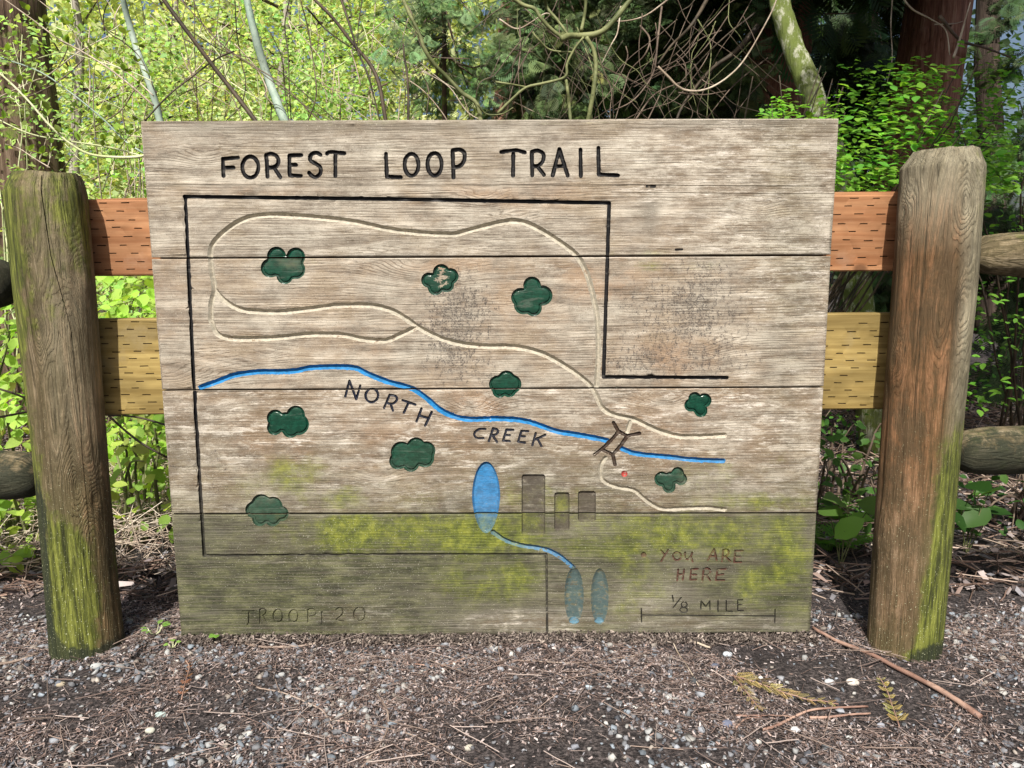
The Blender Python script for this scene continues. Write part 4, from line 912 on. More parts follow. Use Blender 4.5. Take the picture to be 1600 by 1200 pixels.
spray_mass('evergreen_shrub', 'dark evergreen shrub low behind the right post and log rails', 'shrub', (1440, 1700, 330, 660, 2.6, 4.2), 900, (.05, .085, .03), (.08, .18), 1)
spray_mass('evergreen_shrub', 'evergreen shrub screening the sky at the upper right edge', 'shrub', (1440, 1720, -60, 420, 4.4, 6.5), 700, (.055, .095, .035), (.08, .20), 1)
spray_mass('evergreen_shrub', 'low dark evergreen shrub in the gap between the sign and the right post', 'shrub', (1250, 1450, 400, 650, 3.2, 4.6), 500, (.05, .085, .03), (.07, .16), 1)
# mossy leaning trunk
P = stems3([(1212, -40), (1222, 20), (1240, 75), (1262, 130), (1285, 190), (1305, 250), (1325, 320), (1335, 400)], 2.0, dY=-.25); P = down(P)
P = np.vstack([P[0]+(P[0]-P[2])*k for k in (9, 5, 2)][:3]+[P]); rt = empty('leaning_tree', (P[-1][0], P[-1][1], 0), 'pale mossy slender tree leaning left in front of the reddish trunk', 'tree')
V, F_ = tube(P, np.linspace(.04, .062, len(P)), 18, 5, .12); obj('trunk', V, F_, M_mossbark, rt, smooth=True)

# ------------------------------------------------------------------ thin stems and bare branches (each a thing of its own where it grows alone)
def stem_thing(name, label, cat, pts, Y, wpx, mat, twigs=(), ground=True, part='stem', dY=0.0):
    P = stems3(pts, Y, .03, len(label), dY); s_ = (Y-CC[1])/FOC; r_ = wpx*s_/2
    if ground: P = down(P)
    root = empty(name, (P[-1][0], P[-1][1], max(0, P[-1][2])), label, cat)
    if pts[0][1] <= 8:
        P = np.vstack([P[0]+(P[0]-P[3])*k for k in (10, 4)]+[P])
    V, F_ = tube(P, np.linspace(r_*.8, r_*1.15, len(P)), 9, len(label), .1); obj(part, V, F_, mat, root, smooth=True)
    for tp, tw in twigs:
        Q = stems3(tp, Y-.02, .04, int(tp[0][0])); V, F_ = tube(Q, np.linspace(tw, tw*.5, len(Q))*s_/2, 6); obj('twig', V, F_, mat, root, smooth=True)
    return root
stem_thing('sapling', 'grey-green sapling stem at upper left, leaning left over the sign corner', 'sapling', [(186, -30), (197, 20), (213, 75), (228, 115), (240, 150), (250, 190)], 1.1, 10, M_grey)
stem_thing('sapling', 'thicker pale green sapling stem left of the sign centre', 'sapling', [(380, -30), (389, 15), (396, 45), (407, 85), (420, 124), (433, 160), (446, 192)], 1.1, 12, M_grey)
stem_thing('sapling', 'dark straight stem slanting down between the two pale saplings', 'sapling', [(240, -25), (256, 0), (290, 46), (340, 112), (372, 153), (400, 190)], .8, 6.5, M_dark)
stem_thing('sapling', 'dark forked stem rising from behind the sign left of the cedar sprays', 'sapling', [(488, -4), (520, 28), (545, 60), (560, 78), (578, 100), (592, 130), (603, 190)], 1.0, 5.5, M_dark,
           [([(530, -10), (545, 35), (558, 77), (574, 115), (584, 150), (594, 192)], 4), ([(478, 10), (505, 42), (530, 62), (558, 80)], 3), ([(566, 0), (560, 40), (558, 78)], 2)])
stem_thing('sapling', 'short dark upright stem with a pale tip above the sign', 'sapling', [(630, 68), (632, 90), (636, 115), (638, 150), (638, 192)], .9, 3.6, M_dark)
stem_thing('sapling', 'pale green crooked branch slanting across the cedar sprays', 'branch', [(626, -10), (640, 22), (655, 52), (664, 78), (680, 102), (700, 122), (722, 145), (745, 162), (752, 192)], .9, 6, M_green,
           [([(745, 162), (760, 178), (785, 178), (802, 168)], 3), ([(640, 35), (655, 55)], 2), ([(655, 58), (640, 45), (620, 30)], 2.4), ([(652, 20), (640, 42)], 1)])
thin = [([(278, -5), (310, 30), (350, 72), (398, 104), (440, 132), (500, 190)], 2, M_twig), ([(276, 0), (285, 50), (296, 100), (306, 150), (318, 190)], 1.6, M_twig), ([(367, -5), (370, 50), (378, 100), (384, 130), (376, 165), (350, 192)], 2, M_dark),
        ([(225, 190), (262, 150), (300, 120), (335, 94), (365, 80)], 2.4, M_dark), ([(236, 190), (280, 150), (320, 130), (350, 100)], 1.8, M_twig), ([(452, 0), (445, 40), (450, 80), (452, 130), (455, 192)], 2, M_dark),
        ([(468, -5), (480, 40), (490, 100), (494, 150), (480, 192)], 1.8, M_twig), ([(422, 50), (440, 90), (445, 140), (452, 192)], 1.6, M_dark), ([(300, 50), (350, 80), (420, 100), (480, 150), (530, 192)], 1.6, M_dark), ([(300, -5), (330, 60), (400, 108), (470, 160), (520, 192)], 1.4, M_twig)]
root = empty('bare_shrub', (at(380, 192, 1.3)[0], 1.3, 0), 'airy shrub of thin dark criss-crossing twigs above the left half of the sign', 'shrub')
for L, w_, m_ in thin:
    P = stems3(L, 1.0+rng.uniform(-.2, .6), .05, int(L[0][0])); V, F_ = tube(P if L[0][1] > 150 else down(P), w_*.0011, 5); obj('branch', V, F_, m_, root, smooth=True)
for i in range(70):
    x, y = rng.uniform(90, 660), rng.uniform(-20, 120); sl_ = rng.normal()*.9; L = [(x+sl_*k*rng.uniform(20, 34)+rng.normal()*5, y+k*rng.uniform(22, 36)) for k in range(rng.integers(3, 7))]
    Y_ = rng.uniform(1.2, 3.4); P = stems3(L, Y_, .05, i); V, F_ = tube(P, rng.uniform(.9, 2.0)*(Y_-CC[1])/FOC/2, 5); obj('branch', V, F_, [M_tan, M_pgreen, M_tan, M_twig][i % 4], root, smooth=True)
# left foreground pale twigs with buds
root = empty('budding_shrub', (at(230, 250, .45)[0]+.1, .45, 0), 'pale twiggy shrub with opening buds reaching across the left post top', 'shrub')
lt = [([(240, 235), (215, 245), (150, 243), (112, 226), (75, 193), (42, 155), (0, 115), (-40, 90)], 4.6, M_pgreen), ([(225, 240), (195, 220), (160, 185), (112, 146), (62, 112), (0, 90), (-30, 80)], 3.4, M_grey),
      ([(240, 250), (180, 232), (110, 221), (50, 210), (0, 188), (-30, 170)], 3.4, M_pgreen), ([(240, 165), (200, 130), (160, 100), (118, 75), (90, 60), (50, 30), (0, -6)], 3.2, M_tan),
      ([(240, 150), (205, 118), (170, 98), (135, 76), (110, 45), (85, 20), (50, -8)], 2.4, M_tan), ([(150, -6), (165, 45), (196, 68), (222, 95), (245, 150)], 2.2, M_dark), ([(240, 128), (200, 110), (150, 95), (100, 82), (55, 92)], 2.2, M_pgreen),
      ([(235, 195), (190, 170), (150, 150), (130, 128)], 1.8, M_pgreen), ([(110, -8), (114, 20), (118, 35), (112, 48), (95, 46), (80, 38)], 2.2, M_pgreen), ([(72, 192), (60, 175), (30, 165), (24, 150)], 2, M_pgreen), ([(40, 155), (34, 120), (28, 95), (20, 66)], 2, M_pgreen),
      ([(240, 215), (205, 212), (160, 205), (130, 215), (110, 260)], 1.6, M_tan), ([(160, 300), (178, 250), (200, 215), (235, 190)], 1.6, M_dark), ([(78, 262), (50, 245), (30, 232), (8, 225)], 2, M_tan), ([(74, 262), (80, 240), (76, 215)], 1.6, M_tan)]
tips, tdir = [], []
for L, w_, m_ in lt:
    P = stems3(L, .12+rng.uniform(0, .35), .04, int(L[0][0]+L[0][1])); V, F_ = tube(P, np.linspace(w_, w_*.6, len(P))*.00075, 6); obj('branch', V, F_, m_, root, smooth=True)
    for k in range(3, len(P)-1, 4):
        d = P[k+1]-P[k-1]; d /= np.linalg.norm(d); u_ = np.array([rng.normal()*.3, rng.normal()*.3, rng.uniform(.3, 1)])+d*.3; u_ /= np.linalg.norm(u_); ln = rng.uniform(.01, .035)
        Q = np.array([P[k], P[k]+u_*ln*.6+rng.normal(size=3)*.003, P[k]+u_*ln]); V, F_ = tube(Q, .0011, 4); obj('twig', V, F_, M_pgreen, root, smooth=True); tips.append(Q[-1]); tdir.append(u_)
tips, tdir = np.array(tips), np.array(tdir); pos = np.repeat(tips, 3, 0); dr = np.repeat(tdir, 3, 0)+rng.normal(size=(len(pos), 3))*.6
leaf_parts(root, *LEAF, pos, rot_dir(dr), rng.uniform(.010, .026, len(pos)), M_leaf, (.24, .36, .06))

# mossy curving shrub, centre right
MS = [([(1002, -20), (975, 12), (952, 40), (935, 52), (912, 56), (890, 56), (876, 61)], 9), ([(880, 60), (862, 46), (845, 28), (836, 14), (818, 8), (800, -4), (792, -14)], 6), ([(889, 56), (870, 30), (855, 12), (850, -10)], 4.5), ([(916, -12), (914, 20), (908, 48)], 5),
      ([(912, 58), (898, 76), (886, 100), (883, 120), (850, 130), (822, 137), (800, 155), (778, 177)], 4.2), ([(884, 120), (888, 150), (892, 195)], 5), ([(916, 58), (928, 80), (931, 110), (926, 150), (918, 195)], 7), ([(822, 136), (800, 132), (775, 128)], 3), ([(898, 82), (860, 78), (840, 60), (832, 50)], 3)]
b_ = at(905, 195, 1.15); root = empty('mossy_shrub', (b_[0], 1.15, 0), 'mossy green shrub with thick curving branches forking above the sign', 'shrub')
for i, (L, w_) in enumerate(MS):
    P = stems3(L, 1.1, .03, i+3)
    if L[-1][1] > 190: P = down(P)
    V, F_ = tube(P, np.linspace(w_*.85, w_*1.1, len(P))*.00115, 9, i, .12); obj('branch', V, F_, M_green, root, smooth=True)
    if i in (5, 6): pass
# tangled dead branches
b_ = at(1060, 190, 1.9); root = empty('dead_branch_tangle', (b_[0], 1.9, 0), 'tangle of bare brown branches in the dark gap above the sign centre', 'branches')
TG = [([(1028, 104), (1042, 118), (1058, 134), (1072, 141), (1092, 142), (1112, 136), (1135, 122), (1158, 100), (1180, 66), (1205, 20), (1215, -5)], 4, M_tan), ([(1055, -10), (1030, 10), (1005, 26), (975, 33), (948, 32)], 3, M_tan), ([(1034, 10), (1028, 60), (1022, 110), (1005, 140), (985, 160), (960, 172)], 3.6, M_twig),
      ([(1110, -10), (1080, 40), (1050, 70), (1028, 100)], 6, M_dark), ([(1185, 40), (1150, 80), (1110, 110), (1070, 160), (1055, 192)], 8, M_dark), ([(1180, 20), (1130, 60), (1080, 110), (1030, 170)], 3, M_dark), ([(1060, 145), (1100, 148), (1135, 142)], 2.6, M_twig), ([(990, 192), (1020, 150), (1055, 132), (1075, 125)], 3, M_twig),
      ([(1000, 40), (1015, 60), (1008, 85), (985, 110), (975, 140), (960, 192)], 3, M_twig), ([(1085, 100), (1095, 122), (1110, 132), (1125, 132)], 2.4, M_twig), ([(970, 10), (965, 50), (955, 70), (940, 100)], 2.6, M_tan), ([(780, 30), (810, 45), (850, 22), (862, 24)], 3, M_tan), ([(812, 40), (813, 80), (810, 120), (818, 190)], 2.6, M_twig),
      ([(790, 190), (800, 140), (820, 90), (850, 60)], 2.4, M_twig), ([(1200, 90), (1150, 130), (1120, 165), (1100, 192)], 2.4, M_twig), ([(1090, 30), (1110, 70), (1108, 120), (1104, 192)], 2, M_green), ([(1010, 192), (1030, 150), (1038, 120), (1060, 60), (1085, 0)], 2.2, M_twig),
      ([(1240, 55), (1205, 110), (1170, 150), (1140, 190)], 2.4, M_twig), ([(1395, -10), (1392, 40), (1394, 90), (1386, 130)], 2.2, M_tan), ([(1405, -12), (1425, 14), (1455, 30), (1478, 48), (1484, 86)], 3.2, M_tan), ([(1490, 90), (1500, 60), (1510, 25), (1516, 4)], 4, M_tan), ([(1460, 38), (1490, 37), (1505, 33)], 2, M_tan), ([(1468, 25), (1500, 62), (1540, 75), (1580, 90)], 5, M_twig)]
for i in range(60):
    x, y = rng.uniform(770, 1190), rng.uniform(-20, 100); L = [(x, y)]; dx = rng.normal()*16
    for k in range(rng.integers(4, 8)): dx += rng.normal()*9; L.append((L[-1][0]+dx, L[-1][1]+rng.uniform(14, 38)))
    TG.append((L, rng.uniform(.8, 2.0), [M_twig, M_twig, M_twig, M_green, M_dark][rng.integers(5)]))
for i, (L, w_, m_) in enumerate(TG):
    Y_ = 1.4+1.6*((i*7) % 10)/10; P = stems3(L, Y_, .08, i); V, F_ = tube(P, np.linspace(1.0, .45, len(P))*w_*(Y_-CC[1])/FOC/2, 6, i, .15); obj('branch', V, F_, m_, root, smooth=True)

# ------------------------------------------------------------------ leafy shrubs
def shrub(name, label, cat, box, n, base, scl, group=None, tmpl=LEAF2, nst=10, clump=True, up=(0, -.45, .9), spread=.55, parts=0, stemm=None, ground_at=None, mat=None, top=None):
    x0, x1, y0, y1, Y0, Y1 = box; pos = []
    c0 = at((x0+x1)/2, y1, (Y0+Y1)/2) if ground_at is None else np.array(ground_at)
    root = empty(name, (c0[0], c0[1], max(0, float(gh(c0[0], c0[1])))), label, cat, group); st = []
    for i in range(nst):
        e = at(rng.uniform(x0, x1), y0+(y1-y0)*rng.uniform(0, .7), rng.uniform(Y0, Y1)); s_ = np.array([c0[0]+rng.normal()*.06, c0[1]+rng.normal()*.06, root.location[2]-.03])
        t = np.linspace(0, 1, 8)[:, None]; pa = s_+(e-s_)*t+np.array([0, 0, .12])*np.sin(t*math.pi)+rng.normal(size=(8, 3))*.012*(e-s_)[2]; st.append((pa, np.linspace(.006, .0018, 8)))
    for pa, rr_ in st: V, F_ = tube(pa, rr_*(1 if Y0 < 3 else 2), 5); obj('stem', V, F_, stemm or M_twig, root, smooth=True)
    k = int(n*3); px_, py_, yy = rng.uniform(x0, x1, k), rng.uniform(y0, y1, k), rng.uniform(Y0, Y1, k); d = np.stack([CF+CR*(a-800)/FOC-CU*(b-600)/FOC for a, b in zip(px_, py_)]); P = CC+d*((yy-CC[1])/d[:, 1])[:, None]
    e_ = ((px_-(x0+x1)/2)/(x1-x0)*2)**2*.6+np.clip((y0+(y1-y0)*.25-py_)/(y1-y0), 0, 1)*1.5
    if top is not None:
        k_ = py_+rng.normal(size=k)*9 > top(px_); P, px_, py_, e_ = P[k_], px_[k_], py_[k_], e_[k_]; k = len(P)
    if clump:
        f = 3.2/max(.5, (Y0+Y1)*.35); q = fbm(P[:, 0]*f, P[:, 1]*f, P[:, 2]*f*1.4, int(x0)+77, 3)-e_*.28; keep = np.argsort(-(q+rng.uniform(0, .22, k)))[:n]
    else: keep = rng.permutation(len(P))[:n]
    P = P[keep]; P = P[P[:, 2] > gh(P[:, 0], P[:, 1])+.02]; n = len(P)
    rt_ = rand_rot(n, up, spread); s_ = rng.uniform(*scl, n)
    if parts:
        vis = np.argsort(P[:, 1]-s_*8)[:parts]; m_ = np.zeros(n, bool); m_[vis] = True
        leaf_parts(root, *tmpl, P[m_], rt_[m_], s_[m_], M_leaf, base); P, rt_, s_ = P[~m_], rt_[~m_], s_[~m_]; n = len(P)
    if n:
        V, F_, a_ = scatter(*tmpl, P, rt_, s_, vary(base, n, .28, .10)); tag(obj('foliage', V, F_, mat or M_leaf, root, attrs=a_, smooth=False), kind='stuff')
    return root

shrub('broadleaf_shrub', 'bright broad-leaved shrub between the left post and the sign', 'shrub', (150, 300, 420, 820, .75, 1.7), 800, (.34, .50, .10), (.030, .066), tmpl=LEAF, nst=9, parts=260, up=(0, -.5, .8), spread=.45, clump=False, stemm=M_green)
shrub('broadleaf_shrub', 'bright broad-leaved shrub left of the left post', 'shrub', (-120, 90, 430, 880, .7, 1.6), 800, (.34, .50, .10), (.030, .066), tmpl=LEAF, nst=9, parts=240, up=(0, -.5, .8), spread=.45, clump=False, stemm=M_green)
lab = ['leafy thicket shrub at the far left beside the dark trunk', 'leafy thicket shrub behind the left post top', 'yellow-green thicket shrub above the left corner of the sign', 'yellow-green thicket shrub behind the word FOREST', 'yellow-green thicket shrub between the pale saplings and the cedar', 'thicket shrub behind the left rails']
for i, (b, n) in enumerate([((-160, 120, 20, 520, 1.3, 2.6), 2000), ((90, 290, 40, 520, 1.2, 2.6), 2800), ((180, 400, -60, 330, 2.2, 3.8), 4200), ((330, 560, -60, 300, 2.6, 4.4), 4400), ((450, 660, -80, 300, 3.2, 5.2), 4200), ((100, 330, 300, 800, 1.5, 3.2), 3600)]):
    shrub('thicket_shrub', lab[i], 'shrub', b, n, [(.36, .53, .16), (.33, .50, .14), (.50, .60, .27)][i % 3], (.016, .036) if i < 2 else (.022, .046), nst=14, stemm=[M_pgreen, M_tan, M_twig][i % 3])
shrub('maple_shrub', 'bright green leafy maple shrub spreading over the right corner of the sign', 'shrub', (1165, 1590, 88, 300, .7, 1.9), 3400, (.18, .40, .05), (.018, .040), tmpl=LEAF, nst=30, top=lambda x: np.interp(x, [1165, 1215, 1270, 1400, 1500, 1600], [215, 150, 105, 95, 80, 60]), parts=290, up=(0, -.35, 1), spread=.22, stemm=M_dark, ground_at=(1.1, 1.6, 0))
shrub('maple_shrub', 'leafy green shrub at the right edge behind the right post', 'shrub', (1470, 1700, 60, 640, .9, 2.4), 1300, (.15, .35, .045), (.020, .038), tmpl=LEAF, nst=14, parts=150, up=(0, -.35, 1), spread=.3, stemm=M_dark)
shrub('broadleaf_shrub', 'low pale broad-leaved plant under the lower sawn rail left of the sign', 'shrub', (175, 285, 630, 850, .42, .85), 170, (.34, .50, .10), (.028, .058), tmpl=LEAF, nst=10, parts=150, up=(0, -.5, .8), spread=.5, clump=False, stemm=M_green)
shrub('broadleaf_shrub', 'low pale broad-leaved plant at the left edge below the log rail', 'shrub', (-60, 75, 740, 880, .35, .8), 150, (.34, .50, .10), (.028, .058), tmpl=LEAF, nst=10, parts=140, up=(0, -.5, .8), spread=.5, clump=False, stemm=M_green)
shrub('undergrowth', 'low leafy ground plants under the yellow rail right of the sign', 'undergrowth', (1265, 1400, 660, 850, .5, 1.3), 190, (.06, .14, .03), (.02, .05), tmpl=LEAF, nst=12, clump=False, parts=160, stemm=M_twig)
shrub('undergrowth', 'low leafy ground plants behind the right post foot', 'undergrowth', (1480, 1700, 730, 900, .4, 1.1), 190, (.06, .14, .03), (.02, .05), tmpl=LEAF, nst=12, clump=False, parts=160, stemm=M_twig)
shrub('undergrowth', 'sparse green undergrowth in the gap right of the sign', 'undergrowth', (1270, 1400, 640, 760, 1.3, 2.6), 200, (.07, .17, .03), (.02, .045), tmpl=LEAF, nst=10, clump=False, parts=90, stemm=M_twig)
shrub('undergrowth', 'sparse green undergrowth below the lower right log rail', 'undergrowth', (1480, 1680, 700, 860, .9, 2.0), 150, (.06, .15, .03), (.02, .045), tmpl=LEAF, nst=10, clump=False, parts=90, stemm=M_twig)
root = empty('bramble', gnd(240, 860), 'dark thin bramble canes arching below the left sawn rails', 'bramble')
for L in ([(-30, 598), (0, 608), (30, 618), (75, 640)], [(160, 640), (190, 668), (225, 695), (275, 722)], [(160, 648), (215, 652), (285, 672)], [(-20, 655), (20, 648), (60, 640)]):
    V, F_ = tube(stems3(L, .42, .03, int(L[1][0]+60)), .0032, 6); obj('cane', V, F_, M_dark, root, smooth=True)
# ground plants with large leaves
def big_leaf_plant(label, pts, Y, base, size, cat='plant', name='leafy_plant', gp=None):
    P = np.array([at(x, y, Y+rng.uniform(-.04, .04)) for x, y in pts]); g0 = np.array([P[:, 0].mean(), Y+.03, 0.]); g0[2] = float(gh(g0[0], g0[1])); root = empty(name, g0, label, cat, gp)
    for p in P:
        Q = np.array([g0+rng.normal(size=3)*.004, (g0+p)/2+np.array([0, 0, .02]), p]); V, F_ = tube(cr(Q, 4), .0014, 5); obj('stem', V, F_, M_green, root, smooth=True)
    d = np.stack([(P[:, 0]-g0[0])*.8+rng.normal(size=len(P))*.5, -np.abs(rng.normal(size=len(P)))*.6, rng.normal(size=len(P))*.25], -1)
    leaf_parts(root, *LEAF, P-d/np.linalg.norm(d, axis=1)[:, None]*size*.4, rot_dir(d, (0, -.5, .8), .25), np.full(len(P), size)*rng.uniform(.75, 1.15, len(P)), M_leaf, base)
big_leaf_plant('broad-leaved plant beside the right post below the lower log rail', [(1500, 790), (1530, 805), (1545, 770), (1512, 830), (1560, 800), (1525, 760), (1498, 815)], .45, (.08, .20, .04), .10)
big_leaf_plant('broad-leaved plant in the gap between the sign and the right post', [(1310, 785), (1345, 810), (1320, 830), (1295, 800), (1360, 790), (1330, 770)], .35, (.16, .30, .06), .085)
def fern(label, px, py, Y, n, L_, base):
    p = at(px, py, Y); p[2] = float(gh(p[0], p[1])); root = empty('fern', p, label, 'fern')
    a = np.linspace(0, 2*math.pi, n, endpoint=False)+rng.normal(size=n)*.2; d = np.stack([np.cos(a), np.sin(a), np.full(n, .55)], -1)
    V0, F0 = FROND; mes = [make_mesh('frond', V0, F0, M_leaf, attrs={'col': np.tile(np.r_[vary(base, 1, .15)[0], 1], (len(V0), 1))}) for _ in range(3)]
    for r_, s_ in zip(rot_dir(d, (0, 0, 1), .15), rng.uniform(.7, 1.1, n)*L_):
        o = bpy.data.objects.new('frond', mes[rng.integers(3)]); COL.objects.link(o); o.parent = root; M_ = np.eye(4); M_[:3, :3] = r_*s_; M_[2, 3] = .01; o.matrix_basis = Matrix(M_.tolist())
fern('small bright fern at the foot of the sign gap by the right post', 1300, 840, .55, 12, .13, (.14, .28, .05))
fern('fern low in the gap right of the sign', 1345, 850, .75, 11, .14, (.10, .22, .04))
for (x, y, s_, lb) in ((243, 992, .020, 'tiny bright seedling between the left post and the sign'), (343, 998, .018, 'tiny bright seedling at the lower left corner of the sign'), (270, 1012, .011, 'tiny pale seedling on the gravel beside the left post')):
    p = gnd(x, y); root = empty('seedling', p, lb, 'seedling'); n = 7; a = rng.uniform(0, 6.3, n); d = np.stack([np.cos(a), np.sin(a), np.full(n, .7)], -1)
    for k in range(n): V, F_ = tube(np.array([p, p+d[k]*s_*.5, p+d[k]*s_*.8+[0, 0, s_*.4]]), .0006, 4); obj('stem', V, F_, M_pgreen, root, smooth=True)
    leaf_parts(root, *LEAF, p+d*s_*.8+[0, 0, s_*.4], rot_dir(d*[1, 1, .2], (0, 0, 1), .2), rng.uniform(.7, 1.1, n)*s_, M_leaf, (.25, .45, .10), 2)

# ------------------------------------------------------------------ trees further off and the far wood
def leafy_tree(label, px, Y, wpx, hpx, n, base, mat=M_pale, seed=0):
    P = stems3([(px+rng.normal()*14, -60), (px+rng.normal()*8, 60), (px, 180), (px+rng.normal()*5, 300)], Y); P = down(P); s_ = (Y-CC[1])/FOC; P = np.vstack([P[0]+np.array([0, 0, 3.0]), P])
    root = empty('deciduous_tree', (P[-1][0], P[-1][1], 0), label, 'tree'); V, F_ = tube(P, np.linspace(wpx*.35, wpx*.55, len(P))*s_, 10, seed, .1); obj('trunk', V, F_, mat, root, smooth=True)
    st = []; pos = []
    for b in range(26):
        z = rng.uniform(.8, 5.5); x0_ = np.interp(z, P[::-1, 2], P[::-1, 0]); s0 = np.array([x0_, Y, z]); a = rng.uniform(0, 6.28); L_ = rng.uniform(.5, 1.6); e = s0+np.array([math.cos(a)*L_, math.sin(a)*L_, rng.uniform(.1, .8)]); st.append((np.linspace(s0, e, 4), np.linspace(.02, .006, 4)))
        for k in range(n//26): t = rng.uniform(.2, 1.1); pos.append(s0+(e-s0)*t+rng.normal(size=3)*.16)
    V, F_ = tubes(st, 4); tag(obj('branches', V, F_, M_twig, root, smooth=True), kind='stuff'); pos = np.array(pos)
    V, F_, a_ = scatter(*LEAF2, pos, rand_rot(len(pos), (0, -.4, .9), .6), rng.uniform(.06, .13, len(pos)), vary(base, len(pos), .3, .1)); tag(obj('foliage', V, F_, M_leaf, root, attrs=a_), kind='stuff')
for i, (px, Y_, w_, lb) in enumerate([(438, 7.5, 17, 'pale-barked tree behind the thicket above the word FOREST'), (272, 9.0, 11, 'thin pale-barked tree behind the thicket near the sign corner'), (545, 9.5, 10, 'slender tree left of the cedar sprays in the bright wood'), (120, 8.5, 14, 'deciduous tree beyond the left trunk'), (20, 11, 14, 'deciduous tree far behind the left trunk'), (650, 11.5, 12, 'deciduous tree far behind the cedar sprays'), (350, 12.0, 12, 'deciduous tree deep in the bright wood'), (-120, 9, 14, 'deciduous tree beyond the left frame edge')]):
    leafy_tree(lb, px, Y_, w_, 0, 2600, [(.48, .57, .24), (.44, .54, .20), (.54, .59, .31)][i % 3], seed=i)
k = 90000; x = rng.uniform(-24, 14, k); y = rng.uniform(13, 24, k); z = rng.uniform(-.2, 11, k)
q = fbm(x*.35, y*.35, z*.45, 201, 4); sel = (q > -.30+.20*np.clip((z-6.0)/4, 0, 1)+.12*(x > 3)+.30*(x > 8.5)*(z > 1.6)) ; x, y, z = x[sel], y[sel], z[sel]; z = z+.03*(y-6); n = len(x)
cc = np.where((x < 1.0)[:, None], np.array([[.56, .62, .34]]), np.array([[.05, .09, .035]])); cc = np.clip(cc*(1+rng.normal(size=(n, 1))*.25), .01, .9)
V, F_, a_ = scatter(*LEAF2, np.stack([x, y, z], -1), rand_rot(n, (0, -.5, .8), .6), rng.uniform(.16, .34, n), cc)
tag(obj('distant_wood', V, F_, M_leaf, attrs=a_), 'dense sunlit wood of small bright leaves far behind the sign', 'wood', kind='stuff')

# ------------------------------------------------------------------ litter, twigs and gravel on the ground
CHIP = (np.array([[-.5, -.18, 0], [.5, -.12, .05], [.42, .16, .0], [-.4, .2, .06], [0, .02, .14]]), np.array([[0, 1, 4], [1, 2, 4], [2, 3, 4], [3, 0, 4]]))
def ico():
    p = (1+5**.5)/2; V = np.array([(-1, p, 0), (1, p, 0), (-1, -p, 0), (1, -p, 0), (0, -1, p), (0, 1, p), (0, -1, -p), (0, 1, -p), (p, 0, -1), (p, 0, 1), (-p, 0, -1), (-p, 0, 1)], float); V /= np.linalg.norm(V[0])
    F_ = np.array([(0, 11, 5), (0, 5, 1), (0, 1, 7), (0, 7, 10), (0, 10, 11), (1, 5, 9), (5, 11, 4), (11, 10, 2), (10, 7, 6), (7, 1, 8), (3, 9, 4), (3, 4, 2), (3, 2, 6), (3, 6, 8), (3, 8, 9), (4, 9, 5), (2, 4, 11), (6, 2, 10), (8, 6, 7), (9, 8, 1)]); return V, F_
ICO = ico()
def needle_t(n=4):
    V, F_ = [], []; xs = np.linspace(-.5, .5, n)
    for i, x_ in enumerate(xs):
        b = .06*math.sin(x_*4); 
        for a in (90, 210, 330): V.append((x_, b+.022*math.cos(R(a)), .022*math.sin(R(a))))
    for i in range(n-1):
        for j in range(3): a, b = i*3+j, i*3+(j+1) % 3; F_ += [(a, b, b+3), (a, b+3, a+3)]
    return np.array(V), np.array(F_)
NEED = needle_t()
def on_ground(n, x0, x1, y0, y1): x_ = rng.uniform(x0, x1, n); y_ = rng.uniform(y0, y1, n); return x_, y_
def pal(n, cols): c_ = np.array(cols)[rng.integers(len(cols), size=n)]; return np.clip(c_*(1+rng.normal(size=(n, 1))*.22), .01, .95)
BR = [(.21, .17, .158), (.11, .09, .088), (.31, .262, .25), (.40, .35, .335), (.04, .035, .037), (.15, .125, .124), (.26, .19, .165), (.20, .195, .21), (.075, .063, .062)]
def litter(name, n, area, T_, scl, cols, dens=None, lift=.002, tilt=.35, mat=M_litter, thin=None):
    x_, y_ = on_ground(n, *area)
    if dens is not None: k_ = rng.random(n) < dens(x_, y_); x_, y_ = x_[k_], y_[k_]
    n = len(x_); pos = np.stack([x_, y_, gh(x_, y_)+lift*rng.uniform(0, 1.6, n)], -1); s_ = rng.uniform(*scl, n) if thin is None else np.stack([rng.uniform(*scl, n), rng.uniform(*thin, n), rng.uniform(*thin, n)], -1)
    V, F_, a_ = scatter(*T_, pos, rand_rot(n, (0, 0, 1), tilt), s_, pal(n, cols)); return V, F_, a_
patch = lambda x_, y_: np.clip(.60+1.9*fbm(x_*4.5, y_*4.5, 0, 91, 4), .05, 1)
V, F_, a_ = litter('x', 190000, (-1.35, 1.45, -.85, .35), CHIP, (.0025, .0105), BR, patch, .003, .6)
tag(obj('bark_litter', V, F_, M_litter, attrs=a_), 'brown bark crumbs and leaf litter covering the path in front of the sign', 'litter', kind='stuff')
V, F_, a_ = litter('x', 42000, (-1.35, 1.45, -.85, .35), NEED, (.010, .045), [(.23, .165, .14), (.145, .105, .092), (.33, .265, .235), (.085, .065, .058)], patch, .006, .22, thin=(.012, .032))
tag(obj('fallen_needles', V, F_, M_litter, attrs=a_), 'fine fallen needles and twiglets strewn over the gravel path', 'needles', kind='stuff')
V, F_, a_ = litter('x', 24000, (-3.5, 4.5, .2, 4.5), NEED, (.04, .20), [(.24, .165, .13), (.15, .10, .08), (.36, .28, .23), (.09, .062, .05)], None, .03, .20, thin=(.05, .12))
tag(obj('forest_floor_twigs', V, F_, M_litter, attrs=a_), 'thick brown twig and needle litter on the forest floor behind the fence', 'litter', kind='stuff')
V, F_, a_ = litter('x', 26000, (-3.5, 4.5, .2, 4.5), CHIP, (.012, .05), BR+[(.5, .42, .34)], None, .02, .5)
